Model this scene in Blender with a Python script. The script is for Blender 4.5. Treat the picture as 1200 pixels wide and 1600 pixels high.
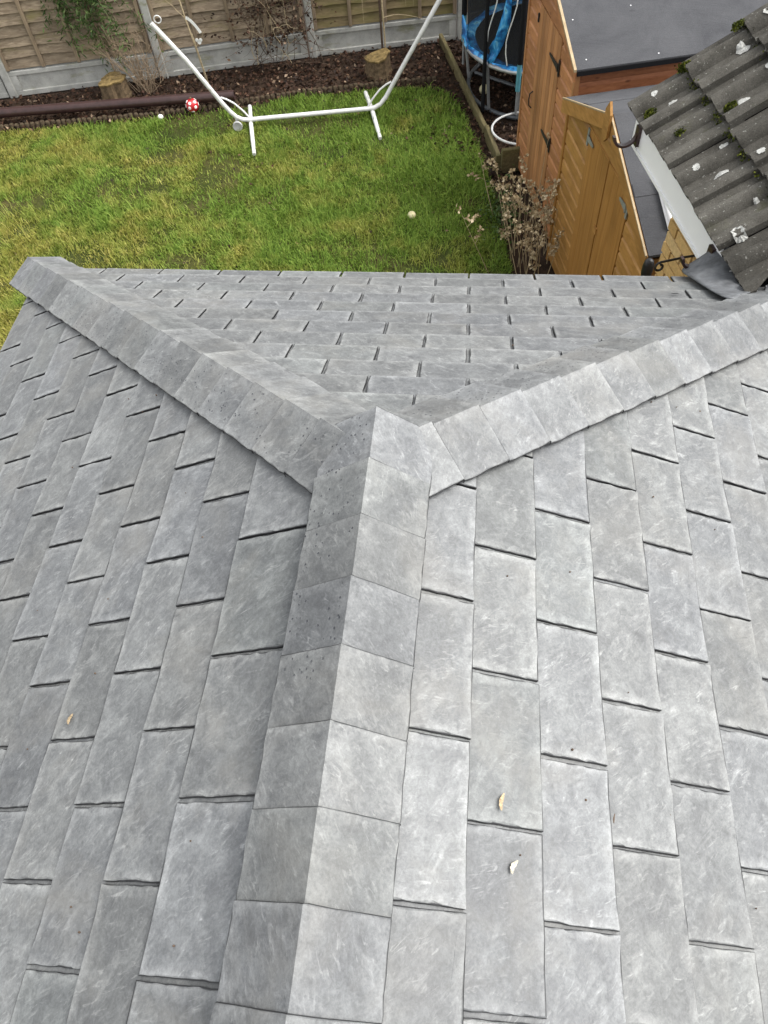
import bpy, bmesh, math, random
import numpy as np
from mathutils import Matrix, Vector

random.seed(7)
rng = np.random.default_rng(7)
for o in list(bpy.data.objects):
    bpy.data.objects.remove(o)
scene = bpy.context.scene
col = scene.collection
R = math.radians

# ------------------------------------------------------------------ camera
cam_data = bpy.data.cameras.new('camera')
cam_data.sensor_fit = 'VERTICAL'
cam_data.sensor_height = 36.0
cam_data.sensor_width = 27.0
cam_data.lens = 26.504
cam_data.clip_start = 0.02
cam_data.clip_end = 1000.0
cam = bpy.data.objects.new('camera', cam_data)
col.objects.link(cam)
cam.matrix_world = Matrix((
    (0.9948106, -0.0341941, 0.0958259, 0.2076),
    (0.0808441, 0.8374964, -0.5404294, -1.1682),
    (-0.0617744, 0.5453719, 0.8359147, 4.8231),
    (0, 0, 0, 1)))
scene.camera = cam

# ------------------------------------------------------------------ light
SUN_EL, SUN_AZ = 57.0, 84.0          # azimuth measured clockwise from +Y (towards +X)
world = bpy.data.worlds.new('World')
scene.world = world
world.use_nodes = True
wn = world.node_tree
wn.nodes.clear()
sky = wn.nodes.new('ShaderNodeTexSky')
sky.sky_type = 'NISHITA'
sky.sun_disc = False
sky.sun_elevation = R(SUN_EL)
sky.sun_rotation = R(SUN_AZ)
sky.air_density = 1.2
sky.dust_density = 3.0
sky.ozone_density = 1.0
hsv = wn.nodes.new('ShaderNodeHueSaturation')
hsv.inputs['Saturation'].default_value = 0.14
bg = wn.nodes.new('ShaderNodeBackground')
bg.inputs['Strength'].default_value = 0.15
wo = wn.nodes.new('ShaderNodeOutputWorld')
wn.links.new(sky.outputs[0], hsv.inputs['Color'])
wn.links.new(hsv.outputs[0], bg.inputs['Color'])
wn.links.new(bg.outputs[0], wo.inputs['Surface'])

sun_data = bpy.data.lights.new('sun', 'SUN')
sun_data.energy = 1.2
sun_data.angle = R(40)
sun_data.color = (1.0, 0.965, 0.92)
sun = bpy.data.objects.new('sun', sun_data)
col.objects.link(sun)
sd = Vector((math.sin(R(SUN_AZ)) * math.cos(R(SUN_EL)), math.cos(R(SUN_AZ)) * math.cos(R(SUN_EL)), math.sin(R(SUN_EL))))
sun.rotation_euler = sd.to_track_quat('Z', 'Y').to_euler()
sun.location = (4, -4, 12)

vs = scene.view_settings
vs.view_transform = 'Standard'
vs.look = 'None'
vs.exposure = 1.36
vs.gamma = 1.0
vs.use_curve_mapping = False

# ------------------------------------------------------------------ helpers
GA = R(12.9)                                   # the garden is turned against the extension
UX, UY = math.cos(GA), math.sin(GA)


def g(u, v, z=0.0):
    return Vector((u * UX - v * UY, u * UY + v * UX, z))


U3 = Vector((UX, UY, 0))
V3 = Vector((-UY, UX, 0))
Z3 = Vector((0, 0, 1))
WORLD = {}                                     # world matrix of each parent


def tag(o, label=None, cat=None, group=None, kind=None):
    if label: o['label'] = label
    if cat: o['category'] = cat
    if group: o['group'] = group
    if kind: o['kind'] = kind
    return o


def attach(o, parent):
    o.parent = parent
    o.matrix_parent_inverse = WORLD.get(parent.name, Matrix.Identity(4)).inverted()


def empty(name, loc, label, cat, group=None):
    o = bpy.data.objects.new(name, None)
    o.empty_display_size = 0.2
    o.location = loc
    col.objects.link(o)
    WORLD[o.name] = Matrix.Translation(Vector(loc))
    return tag(o, label, cat, group)


def link(name, me, parent=None, basis=None):
    o = bpy.data.objects.new(name, me)
    col.objects.link(o)
    if basis is not None:
        o.matrix_basis = basis
        WORLD[o.name] = basis.copy()
    if parent is not None:
        attach(o, parent)
    return o


class MB:
    """collects shapes for ONE mesh"""

    def __init__(self):
        self.v = []
        self.f = []
        self.m = []

    def add(self, vs_, fs, mi=0):
        b = len(self.v)
        self.v += [tuple(p) for p in vs_]
        self.f += [tuple(i + b for i in f) for f in fs]
        self.m += [mi] * len(fs)
        return self

    def box(self, c, ax, ay, az, sx, sy, sz, mi=0, bev=0.0):
        """box centred at c with axes and full sizes; optional chamfer of the long edges"""
        c = Vector(c); hx, hy, hz = Vector(ax) * sx / 2, Vector(ay) * sy / 2, Vector(az) * sz / 2
        if bev <= 0:
            P = [c + hx * i + hy * j + hz * k for i in (-1, 1) for j in (-1, 1) for k in (-1, 1)]
            F = [(0, 1, 3, 2), (4, 6, 7, 5), (0, 4, 5, 1), (2, 3, 7, 6), (0, 2, 6, 4), (1, 5, 7, 3)]
            return self.add(P, F, mi)
        ey, ez = Vector(ay) * bev, Vector(az) * bev
        ring = [hy * -1 - hz + ey, hy - hz - ey, hy - hz + ez, hy + hz - ez, hy + hz - ey, hy * -1 + hz + ey, hy * -1 + hz - ez, hy * -1 - hz + ez]
        P = [c - hx + r for r in ring] + [c + hx + r for r in ring]
        F = [(i, (i + 1) % 8, 8 + (i + 1) % 8, 8 + i) for i in range(8)] + [tuple(range(7, -1, -1)), tuple(range(8, 16))]
        return self.add(P, F, mi)

    def tube(self, pts, r, n=8, mi=0, cap=True):
        pts = [Vector(p) for p in pts]
        rs = r if isinstance(r, (list, tuple)) else [r] * len(pts)
        P = []
        up = None
        for i, p in enumerate(pts):
            t = (pts[min(i + 1, len(pts) - 1)] - pts[max(i - 1, 0)]).normalized()
            if up is None:
                a = Vector((0, 0, 1)) if abs(t.z) < .9 else Vector((1, 0, 0))
                up = (a - t * a.dot(t)).normalized()
            else:
                up = (up - t * up.dot(t))
                up = up.normalized() if up.length > 1e-6 else t.orthogonal().normalized()
            w = t.cross(up)
            for k in range(n):
                an = 2 * math.pi * k / n
                P.append(p + (up * math.cos(an) + w * math.sin(an)) * rs[i])
        F = []
        for i in range(len(pts) - 1):
            for k in range(n):
                F.append((i * n + k, i * n + (k + 1) % n, (i + 1) * n + (k + 1) % n, (i + 1) * n + k))
        if cap:
            F.append(tuple(range(n - 1, -1, -1)))
            b = (len(pts) - 1) * n
            F.append(tuple(range(b, b + n)))
        return self.add(P, F, mi)

    def prism(self, poly, off, mi=0):
        """poly: list of points, extruded by vector off"""
        n = len(poly); off = Vector(off)
        P = [Vector(p) for p in poly] + [Vector(p) + off for p in poly]
        F = [tuple(range(n - 1, -1, -1)), tuple(range(n, 2 * n))] + [(i, (i + 1) % n, n + (i + 1) % n, n + i) for i in range(n)]
        return self.add(P, F, mi)

    def lathe(self, c, prof, n=16, axis=Z3, mi=0):
        axis = Vector(axis).normalized(); a = axis.orthogonal().normalized(); b = axis.cross(a); c = Vector(c)
        P = []
        for r, h in prof:
            for k in range(n):
                an = 2 * math.pi * k / n
                P.append(c + axis * h + (a * math.cos(an) + b * math.sin(an)) * r)
        F = []
        for i in range(len(prof) - 1):
            for k in range(n):
                F.append((i * n + k, i * n + (k + 1) % n, (i + 1) * n + (k + 1) % n, (i + 1) * n + k))
        F.append(tuple(range(n - 1, -1, -1)))
        F.append(tuple(range((len(prof) - 1) * n, len(prof) * n)))
        return self.add(P, F, mi)

    def mesh(self, name, mats, smooth=False):
        me = bpy.data.meshes.new(name)
        me.from_pydata(self.v, [], self.f)
        if not isinstance(mats, (list, tuple)): mats = [mats]
        for m in mats: me.materials.append(m)
        if len(mats) > 1: me.polygons.foreach_set('material_index', self.m)
        bm = bmesh.new(); bm.from_mesh(me)
        bmesh.ops.recalc_face_normals(bm, faces=bm.faces)
        bm.to_mesh(me); bm.free()
        if smooth:
            me.polygons.foreach_set('use_smooth', [True] * len(me.polygons))
            try: me.set_sharp_from_angle(angle=R(45))
            except Exception: pass
        me.update()
        return me

    def build(self, name, mats, parent=None, smooth=False):
        return link(name, self.mesh(name, mats, smooth), parent)


# ------------------------------------------------------------------ materials
class NT:
    def __init__(self, name):
        self.mat = bpy.data.materials.new(name)
        self.mat.use_nodes = True
        self.t = self.mat.node_tree
        self.b = self.t.nodes['Principled BSDF']

    def n(self, typ, **kw):
        nd = self.t.nodes.new(typ)
        for k, v in kw.items():
            if k.startswith('i_'):
                key = k[2:]
                key = int(key) if key.isdigit() else key.replace('_', ' ')
                nd.inputs[key].default_value = v
            else:
                setattr(nd, k, v)
        return nd

    def l(self, a, b):
        self.t.links.new(a, b)

    def coord(self, scale=(1, 1, 1), rot=(0, 0, 0), rnd=True, use='Object'):
        tc = self.n('ShaderNodeTexCoord')
        mp = self.n('ShaderNodeMapping')
        mp.inputs['Scale'].default_value = scale
        mp.inputs['Rotation'].default_value = rot
        src = tc.outputs[use]
        if rnd:
            oi = self.n('ShaderNodeObjectInfo')
            mu = self.n('ShaderNodeMath', operation='MULTIPLY', i_1=37.0)
            self.l(oi.outputs['Random'], mu.inputs[0])
            ad = self.n('ShaderNodeVectorMath', operation='ADD')
            self.l(src, mp.inputs['Vector'])
            self.l(mp.outputs[0], ad.inputs[0])
            self.l(mu.outputs[0], ad.inputs[1])
            return ad.outputs[0]
        self.l(src, mp.inputs['Vector'])
        return mp.outputs[0]

    def noise(self, vec, scale, detail=4, rough=.6, dist=0.0):
        nd = self.n('ShaderNodeTexNoise', i_Scale=scale, i_Detail=detail, i_Roughness=rough, i_Distortion=dist)
        self.l(vec, nd.inputs['Vector'])
        return nd.outputs['Fac']

    def ramp(self, fac, stops, interp='LINEAR'):
        nd = self.n('ShaderNodeValToRGB')
        nd.color_ramp.interpolation = interp
        el = nd.color_ramp.elements
        while len(el) < len(stops): el.new(0.5)
        for e, (p, c) in zip(el, stops):
            e.position = p
            e.color = (c, c, c, 1) if isinstance(c, (int, float)) else (*c, 1)
        self.l(fac, nd.inputs[0])
        return nd.outputs[0]

    def mix(self, fac, a, b, typ='MIX'):
        nd = self.n('ShaderNodeMix', data_type='RGBA', blend_type=typ)
        for s, x in ((nd.inputs[0], fac), (nd.inputs[6], a), (nd.inputs[7], b)):
            if isinstance(x, (int, float)): s.default_value = x
            elif isinstance(x, tuple): s.default_value = (*x, 1)
            else: self.l(x, s)
        return nd.outputs[2]

    def math(self, op, a, b=None, clamp=False):
        nd = self.n('ShaderNodeMath', operation=op, use_clamp=clamp)
        for s, x in ((nd.inputs[0], a), (nd.inputs[1], b)):
            if x is None: continue
            if isinstance(x, (int, float)): s.default_value = x
            else: self.l(x, s)
        return nd.outputs[0]

    def bump(self, h, strength=.3, dist=.01, prev=None):
        nd = self.n('ShaderNodeBump', i_Strength=strength, i_Distance=dist)
        self.l(h, nd.inputs['Height'])
        if prev is not None: self.l(prev, nd.inputs['Normal'])
        self.l(nd.outputs[0], self.b.inputs['Normal'])
        return nd.outputs[0]

    def out(self, color, rough=.7, spec=.3, metal=0.0):
        if isinstance(color, tuple): self.b.inputs['Base Color'].default_value = (*color, 1)
        else: self.l(color, self.b.inputs['Base Color'])
        if isinstance(rough, (int, float)): self.b.inputs['Roughness'].default_value = rough
        else: self.l(rough, self.b.inputs['Roughness'])
        self.b.inputs['Specular IOR Level'].default_value = spec
        self.b.inputs['Metallic'].default_value = metal
        return self.mat

    def rand(self):
        return self.n('ShaderNodeObjectInfo').outputs['Random']


def mat_plain(name, c, rough=.6, spec=.3, var=.25, scale=30, metal=0.0, bump=.1):
    m = NT(name)
    v = m.coord()
    f = m.noise(v, scale, 5, .65)
    lo = tuple(x * (1 - var) for x in c); hi = tuple(min(1, x * (1 + var)) for x in c)
    m.bump(f, bump, .004)
    return m.out(m.ramp(f, [(.3, lo), (.7, hi)]), rough, spec, metal)


def mat_slate(name, pits=False, base=.120):
    m = NT(name)
    v = m.coord()
    rnd = m.rand()

    def streak(angle, spread, sc, k):
        """short swirling scuffs, their direction a little different on every slate"""
        ang = m.math('ADD', m.math('MULTIPLY', m.math('FRACT', m.math('MULTIPLY', rnd, k)), spread), angle)
        vr = m.n('ShaderNodeVectorRotate', rotation_type='Z_AXIS')
        m.l(v, vr.inputs['Vector']); m.l(ang, vr.inputs['Angle'])
        mp = m.n('ShaderNodeMapping'); mp.inputs['Scale'].default_value = sc
        m.l(vr.outputs[0], mp.inputs['Vector'])
        return m.noise(mp.outputs[0], 1.0, 6, .64, 1.3)
    cloud = m.noise(v, 11, 6, .66, .6)
    mott = m.noise(v, 42, 5, .72, 1.2)
    st1 = streak(.5, .6, (11, 34, 40), 5.3)
    st2 = streak(.7, .8, (24, 80, 40), 9.1)
    fine = m.noise(v, 190, 4, .75)
    c0 = m.ramp(cloud, [(.28, (base * .72, base * .73, base * .75)), (.5, (base * .99, base * 1.005, base * 1.008)), (.72, (base * 1.38, base * 1.4, base * 1.385))])
    c0 = m.mix(1.0, c0, m.ramp(mott, [(.3, .76), (.5, 1.0), (.72, 1.3)]), 'MULTIPLY')
    s1 = m.ramp(st1, [(.49, 0.0), (.72, .58)])
    s2 = m.ramp(st2, [(.56, 0.0), (.70, .7)])
    gate = m.ramp(m.noise(v, 17, 4, .65, .5), [(.40, .06), (.62, 1.0)])
    s = m.math('MULTIPLY', m.math('ADD', s1, s2, True), gate)
    c1 = m.mix(s, c0, (base * 2.5, base * 2.5, base * 2.45))
    # dusty pale rim left on the riven edges, cut sides near black: unweathered plastic plus gap shade put into the colour
    at = m.n('ShaderNodeAttribute', attribute_name='rim')
    rim = m.math('MULTIPLY', at.outputs['Fac'], m.ramp(m.noise(v, 24, 5, .75), [(.38, .0), (.64, .7)]))
    c1 = m.mix(rim, c1, (base * 2.4, base * 2.4, base * 2.35))
    tone = m.ramp(rnd, [(0, .84 if not pits else .80), (.5, 1.0), (1, 1.14 if not pits else 1.2)])
    c2 = m.mix(1.0, c1, tone, 'MULTIPLY')
    tint = m.ramp(m.math('FRACT', m.math('MULTIPLY', rnd, 13.7)), [(0, (.985, .99, 1.015)), (.5, (1, 1, 1)), (.82, (1.005, 1, .99)), (1, (.985, 1.003, .995))])
    c2 = m.mix(1.0, c2, tint, 'MULTIPLY')
    c2 = m.mix(1.0, c2, (.972, .99, .985), 'MULTIPLY')
    c2 = m.mix(1.0, c2, m.ramp(fine, [(.3, .82), (.7, 1.18)]), 'MULTIPLY')
    gp = m.n('ShaderNodeNewGeometry')
    dust = m.noise(gp.outputs['Position'], 3.4, 5, .65, .5)
    c2 = m.mix(m.ramp(dust, [(.50, 0.0), (.72, .30)]), c2, (base * 1.75, base * 1.66, base * 1.45))
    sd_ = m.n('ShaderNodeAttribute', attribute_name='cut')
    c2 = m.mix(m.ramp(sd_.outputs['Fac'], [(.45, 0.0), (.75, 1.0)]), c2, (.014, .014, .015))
    h = m.math('ADD', m.math('MULTIPLY', st1, .45), m.math('ADD', m.math('MULTIPLY', st2, .35), m.math('ADD', m.math('MULTIPLY', fine, .2), m.math('MULTIPLY', mott, .4))))
    b1 = m.bump(h, .38, .004)
    if pits:
        vo = m.n('ShaderNodeTexVoronoi', i_Scale=62.0, i_Randomness=1.0)
        m.l(v, vo.inputs['Vector'])
        p = m.ramp(vo.outputs['Distance'], [(.12, 1.0), (.21, 0.0)])
        keep = m.ramp(m.noise(v, 11, 2, .5), [(.45, 0.0), (.53, 1.0)])
        tc = m.n('ShaderNodeTexCoord'); sx = m.n('ShaderNodeSeparateXYZ')
        m.l(tc.outputs['Object'], sx.inputs[0])
        side = m.math('GREATER_THAN', sx.outputs['X'], .012)
        gy = m.n('ShaderNodeSeparateXYZ'); m.l(gp.outputs['Position'], gy.inputs[0])
        wet = m.ramp(m.math('ADD', gy.outputs['Y'], .8), [(.0, 0.0), (.25, 1.0)])
        p = m.math('MULTIPLY', m.math('MULTIPLY', m.math('MULTIPLY', p, keep), side), wet)
        c2 = m.mix(p, c2, (.045, .048, .055))
        m.bump(m.math('SUBTRACT', 0.0, p), .6, .003, b1)
    rg = m.ramp(m.math('ADD', m.math('MULTIPLY', cloud, .6), m.math('MULTIPLY', st1, .4)), [(.3, .42), (.7, .6)])
    return m.out(c2, rg, .42)


def mat_wood(name, dark, light, scale=(2, 40, 40), rot=(0, 0, 0), var=.25, rough=.6, green=None, knots=False, spec=.3, greymix=0.0):
    m = NT(name)
    v = m.coord(scale, rot)
    w = m.coord((3, 3, 3), (0, 0, 0))
    gr = m.noise(v, 1.0, 6, .65, .6)
    big = m.noise(w, 1.0, 3, .5)
    c = m.ramp(gr, [(.3, dark), (.52, tuple((a + b) / 2 for a, b in zip(dark, light))), (.72, light)])
    tone = m.ramp(m.rand(), [(0, 1 - var), (1, 1 + var)])
    c = m.mix(1.0, c, tone, 'MULTIPLY')
    c = m.mix(m.ramp(big, [(.45, 0.0), (.7, .35)]), c, tuple(x * .6 for x in dark))
    if knots:
        vo = m.n('ShaderNodeTexVoronoi', i_Scale=1.0)
        m.l(m.coord((3.2, 7, 7), rot), vo.inputs['Vector'])
        k = m.ramp(vo.outputs['Distance'], [(.05, .85), (.11, 0.0)])
        c = m.mix(k, c, tuple(x * .4 for x in dark))
    if green:
        sx = m.n('ShaderNodeSeparateXYZ')
        tc = m.n('ShaderNodeTexCoord')
        m.l(tc.outputs['Object'], sx.inputs[0])
        gf = m.noise(m.coord((1.3, 1.3, 3.2), rnd=False), 1.6, 5, .65)
        c = m.mix(m.ramp(gf, [(green[0], 0.0), (green[1], .8)]), c, green[2])
    m.bump(gr, .35, .004)
    return m.out(c, rough, spec)


M = {}
M['slate'] = mat_slate('slate')
M['cap'] = mat_slate('slate_cap', True, .116)
M['deck'] = mat_plain('roof_deck', (.035, .036, .04), .8, .2)
M['fascia'] = mat_plain('white_upvc', (.86, .86, .85), .32, .45, .03, 6, bump=.02)
M['render'] = mat_plain('wall_render', (.55, .5, .43), .85, .2, .12, 12)


def mat_felt():
    m = NT('roofing_felt')
    v = m.coord(rnd=False)
    gr = m.noise(v, 300, 3, .7); sm = m.noise(v, 2.2, 6, .7, .8); cr = m.noise(m.coord((3, 14, 3), (0, 0, R(25)), rnd=False), 1.0, 5, .7, 1.5)
    c = m.ramp(sm, [(.3, (.052, .053, .057)), (.7, (.082, .083, .087))])
    c = m.mix(1.0, c, m.ramp(gr, [(.3, .7), (.7, 1.3)]), 'MULTIPLY')
    c = m.mix(m.ramp(cr, [(.64, 0.0), (.72, .55)]), c, (.03, .03, .033))
    m.bump(m.math('ADD', gr, m.math('MULTIPLY', cr, 2.0)), .5, .004)
    return m.out(c, .9, .12)


M['felt'] = mat_felt()
M['felt_dark'] = mat_plain('felt_edge', (.010, .010, .011), .9, .12, .3, 120)
M['nail'] = mat_plain('galvanised', (.75, .75, .75), .35, .5, .1, metal=.3)
gz = (0, 0, -GA)
M['red_wood'] = mat_wood('red_brown_cladding', (.30, .125, .05), (.50, .235, .098), (34, 3.2, 34), gz, .2, .55, knots=True)
M['red_door'] = mat_wood('red_brown_door', (.27, .12, .047), (.50, .25, .105), (34, 34, 2.0), gz, .22, .55, knots=False)
M['red_front'] = mat_wood('red_brown_front', (.20, .07, .032), (.36, .145, .065), (3.2, 34, 34), gz, .15, .55, knots=True)
M['gold_wood'] = mat_wood('golden_cladding', (.28, .135, .034), (.48, .255, .078), (30, 2.8, 30), gz, .12, .5)
M['gold_door'] = mat_wood('golden_door', (.27, .125, .03), (.43, .215, .06), (40, 40, 1.6), gz, .05, .5)
M['pale_trim'] = mat_wood('pale_cut_edge', (.30, .22, .12), (.46, .36, .22), (30, 2, 30), gz, .1)
M['fence_wood'] = mat_wood('weathered_fence', (.15, .11, .072), (.38, .305, .215), (2.2, 40, 46), gz, .18, .8, (.54, .76, (.16, .145, .035)))
M['fence_mossy'] = mat_wood('mossy_fence', (.13, .1, .05), (.27, .205, .11), (2.2, 40, 46), gz, .15, .8, (.42, .68, (.125, .12, .028)))
M['batten'] = mat_wood('fence_batten', (.16, .115, .075), (.32, .25, .165), (40, 40, 2), gz, .15, .8)
M['sleeper'] = mat_wood('treated_timber', (.075, .062, .028), (.19, .155, .075), (40, 2.2, 40), gz, .15, .8, (.5, .75, (.12, .12, .035)))


def mat_concrete():
    m = NT('concrete')
    v = m.coord(rnd=False)
    f = m.noise(v, 7, 6, .65); fn = m.noise(v, 120, 3, .7)
    c = m.ramp(f, [(.3, (.28, .28, .255)), (.7, (.46, .455, .42))])
    gf = m.noise(m.coord((1, 1, 3), rnd=False), 2.3, 5, .7)
    c = m.mix(m.ramp(gf, [(.56, 0.0), (.74, .7)]), c, (.17, .17, .055))
    c = m.mix(1.0, c, m.ramp(fn, [(.3, .85), (.7, 1.1)]), 'MULTIPLY')
    m.bump(fn, .3, .003)
    return m.out(c, .85, .2)


M['concrete'] = mat_concrete()


def mat_soil():
    m = NT('soil')
    v = m.coord(rnd=False)
    f = m.noise(v, 22, 6, .7)
    m.bump(f, .8, .02)
    return m.out(m.ramp(f, [(.3, (.018, .012, .008)), (.7, (.06, .037, .024))]), .9, .15)


def mat_lawn():
    m = NT('lawn_base')
    v = m.coord(rnd=False)
    f = m.noise(v, 1.1, 5, .6); h = m.noise(v, 30, 5, .7)
    c = m.ramp(f, [(.35, (.035, .05, .01)), (.55, (.06, .062, .016)), (.72, (.09, .072, .03))])
    c = m.mix(1.0, c, m.ramp(h, [(.3, .5), (.7, 1.2)]), 'MULTIPLY')
    m.bump(h, .8, .02)
    return m.out(c, .9, .15)


def mat_grass():
    m = NT('grass_blades')
    at = m.n('ShaderNodeAttribute', attribute_name='rnd')
    v = m.coord(rnd=False)
    patch = m.noise(v, .95, 4, .6, .5); p2 = m.noise(v, 4.2, 4, .65)
    green = m.ramp(at.outputs['Fac'], [(0, (.085, .155, .02)), (.5, (.155, .25, .035)), (1, (.25, .34, .06))])
    yell = m.ramp(at.outputs['Fac'], [(0, (.17, .185, .03)), (.5, (.32, .31, .06)), (1, (.50, .43, .14))])
    f = m.math('ADD', m.math('MULTIPLY', patch, .65), m.math('MULTIPLY', p2, .35))
    sep = m.n('ShaderNodeSeparateXYZ')
    tc = m.n('ShaderNodeTexCoord'); m.l(tc.outputs['Object'], sep.inputs[0])
    # the lawn is more worn and yellow on its near left side
    wear = m.math('ADD', m.math('MULTIPLY', sep.outputs['X'], -.022), m.math('MULTIPLY', sep.outputs['Y'], -.03))
    f = m.math('ADD', f, m.math('ADD', wear, .10))
    c = m.mix(m.ramp(f, [(.44, 0.0), (.60, 1.0)]), green, yell)
    tr = m.n('ShaderNodeBsdfTranslucent'); m.l(c, tr.inputs['Color'])
    m.out(c, .62, .2)
    ms = m.n('ShaderNodeMixShader', i_0=.3)
    m.l(m.b.outputs[0], ms.inputs[1]); m.l(tr.outputs[0], ms.inputs[2])
    m.l(ms.outputs[0], m.t.nodes['Material Output'].inputs['Surface'])
    return m.mat


def mat_attr(name, stops, rough=.7, spec=.2, trans=0.0):
    m = NT(name)
    at = m.n('ShaderNodeAttribute', attribute_name='rnd')
    c = m.ramp(at.outputs['Fac'], stops)
    f = m.noise(m.coord(rnd=False), 60, 3, .6)
    c = m.mix(1.0, c, m.ramp(f, [(.3, .75), (.7, 1.2)]), 'MULTIPLY')
    m.out(c, rough, spec)
    if trans:
        tr = m.n('ShaderNodeBsdfTranslucent'); m.l(c, tr.inputs['Color'])
        ms = m.n('ShaderNodeMixShader', i_0=trans)
        m.l(m.b.outputs[0], ms.inputs[1]); m.l(tr.outputs[0], ms.inputs[2])
        m.l(ms.outputs[0], m.t.nodes['Material Output'].inputs['Surface'])
    return m.mat


M['soil'] = mat_soil()
M['lawn'] = mat_lawn()
M['grass'] = mat_grass()
M['litter'] = mat_attr('leaf_litter', [(0, (.012, .007, .005)), (.45, (.036, .019, .012)), (.8, (.075, .036, .022)), (.94, (.12, .07, .04)), (1, (.30, .22, .15))], .7)
M['leaf'] = mat_attr('green_leaves', [(0, (.03, .062, .014)), (.6, (.07, .125, .03)), (1, (.14, .19, .06))], .55, .3, .2)
M['dry'] = mat_attr('dry_seed_heads', [(0, (.24, .175, .10)), (.6, (.46, .365, .22)), (1, (.66, .56, .38))], .85, .15, .1)
M['twig'] = mat_plain('dry_twigs', (.26, .195, .13), .85, .15, .35, 40)
M['twig_pale'] = mat_plain('pale_stems', (.40, .32, .2), .85, .15, .3, 40)
M['twig_dark'] = mat_plain('dark_twigs', (.10, .07, .05), .85, .15, .35, 40)


def mat_white_steel():
    m = NT('white_painted_steel')
    v = m.coord(rnd=False)
    f = m.noise(v, 16, 5, .7); r = m.noise(v, 5, 5, .7)
    c = m.ramp(f, [(.3, (.52, .52, .50)), (.7, (.70, .70, .68))])
    c = m.mix(m.ramp(r, [(.62, 0.0), (.72, .6)]), c, (.26, .22, .16))
    return m.out(c, .38, .45)


M['white_steel'] = mat_white_steel()
M['wheel'] = mat_plain('grey_plastic', (.38, .38, .38), .5, .4, .1)
M['grey_steel'] = mat_plain('grey_steel_tube', (.10, .11, .115), .4, .5, .25, 20)
M['silver_steel'] = mat_plain('galvanised_tube', (.38, .39, .39), .38, .5, .2, 20, metal=.4)
M['black_foam'] = mat_plain('black_foam', (.008, .008, .009), .8, .2, .2)
M['black'] = mat_plain('black_plastic', (.012, .012, .013), .4, .45, .2)
M['iron'] = mat_plain('black_iron', (.018, .016, .015), .5, .45, .3, 60)


def mat_blue():
    m = NT('blue_printed_cover')
    v = m.coord(rnd=False)
    f = m.noise(v, 5.5, 5, .62, .9)
    c = m.ramp(f, [(.30, (.006, .012, .02)), (.42, (.012, .10, .30)), (.52, (.03, .28, .62)), (.60, (.22, .58, .82)), (.68, (.06, .20, .30)), (.8, (.5, .72, .85))])
    m.bump(m.noise(v, 9, 3, .5), .6, .03)
    return m.out(c, .35, .5)


M['blue'] = mat_blue()
M['teal'] = mat_plain('teal_plastic', (.10, .30, .36), .4, .45, .15, 20)


def mat_net():
    m = NT('black_safety_net')
    m.out((.012, .013, .015), .8, .2)
    tr = m.n('ShaderNodeBsdfTransparent')
    ms = m.n('ShaderNodeMixShader', i_0=.16)
    m.l(m.b.outputs[0], ms.inputs[1]); m.l(tr.outputs[0], ms.inputs[2])
    m.l(ms.outputs[0], m.t.nodes['Material Output'].inputs['Surface'])
    return m.mat


M['net'] = mat_net()


def mat_tile():
    m = NT('weathered_concrete_tile')
    v = m.coord(rnd=False)
    f = m.noise(v, 6, 6, .68); fn = m.noise(v, 190, 3, .6); sp = m.noise(v, 85, 2, .5)
    c = m.ramp(f, [(.3, (.04, .037, .031)), (.7, (.108, .102, .088))])
    c = m.mix(m.ramp(sp, [(.66, 0.0), (.72, .6)]), c, (.30, .30, .27))
    c = m.mix(1.0, c, m.ramp(fn, [(.3, .7), (.7, 1.25)]), 'MULTIPLY')
    mo = m.noise(v, 3.1, 5, .7)
    c = m.mix(m.ramp(mo, [(.6, 0.0), (.75, .45)]), c, (.07, .075, .025))
    c = m.mix(1.0, c, m.ramp(m.rand(), [(0, .82), (1, 1.15)]), 'MULTIPLY')
    m.bump(m.math('ADD', fn, m.math('MULTIPLY', f, .6)), .6, .004)
    return m.out(c, .92, .15)


M['tile'] = mat_tile()
M['moss'] = mat_attr('moss', [(0, (.015, .021, .004)), (.6, (.05, .062, .009)), (1, (.13, .14, .02))], .95, .1)
M['lichen'] = mat_plain('lichen', (.38, .38, .355), .95, .1, .5, 120)
M['lead'] = mat_plain('lead_sheet', (.115, .12, .125), .55, .4, .5, 14, metal=.1, bump=.9)
M['brown_pvc'] = mat_plain('brown_pvc', (.04, .02, .018), .4, .45, .3, 14)
M['mortar'] = mat_plain('mortar', (.36, .31, .23), .95, .1, .2, 60)
M['gravel_tray'] = M['fascia']


def mat_brick():
    m = NT('buff_brick')
    v = m.coord(rnd=False)
    f = m.noise(v, 40, 5, .7)
    c = m.ramp(m.math('FRACT', m.math('MULTIPLY', m.rand(), 7.31)), [(0, (.48, .31, .12)), (.55, (.60, .40, .165)), (.9, (.64, .46, .22)), (1, (.5, .24, .10))])
    c = m.mix(1.0, c, m.ramp(f, [(.3, .75), (.7, 1.15)]), 'MULTIPLY')
    m.bump(f, .5, .004)
    return m.out(c, .9, .15)


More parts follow.
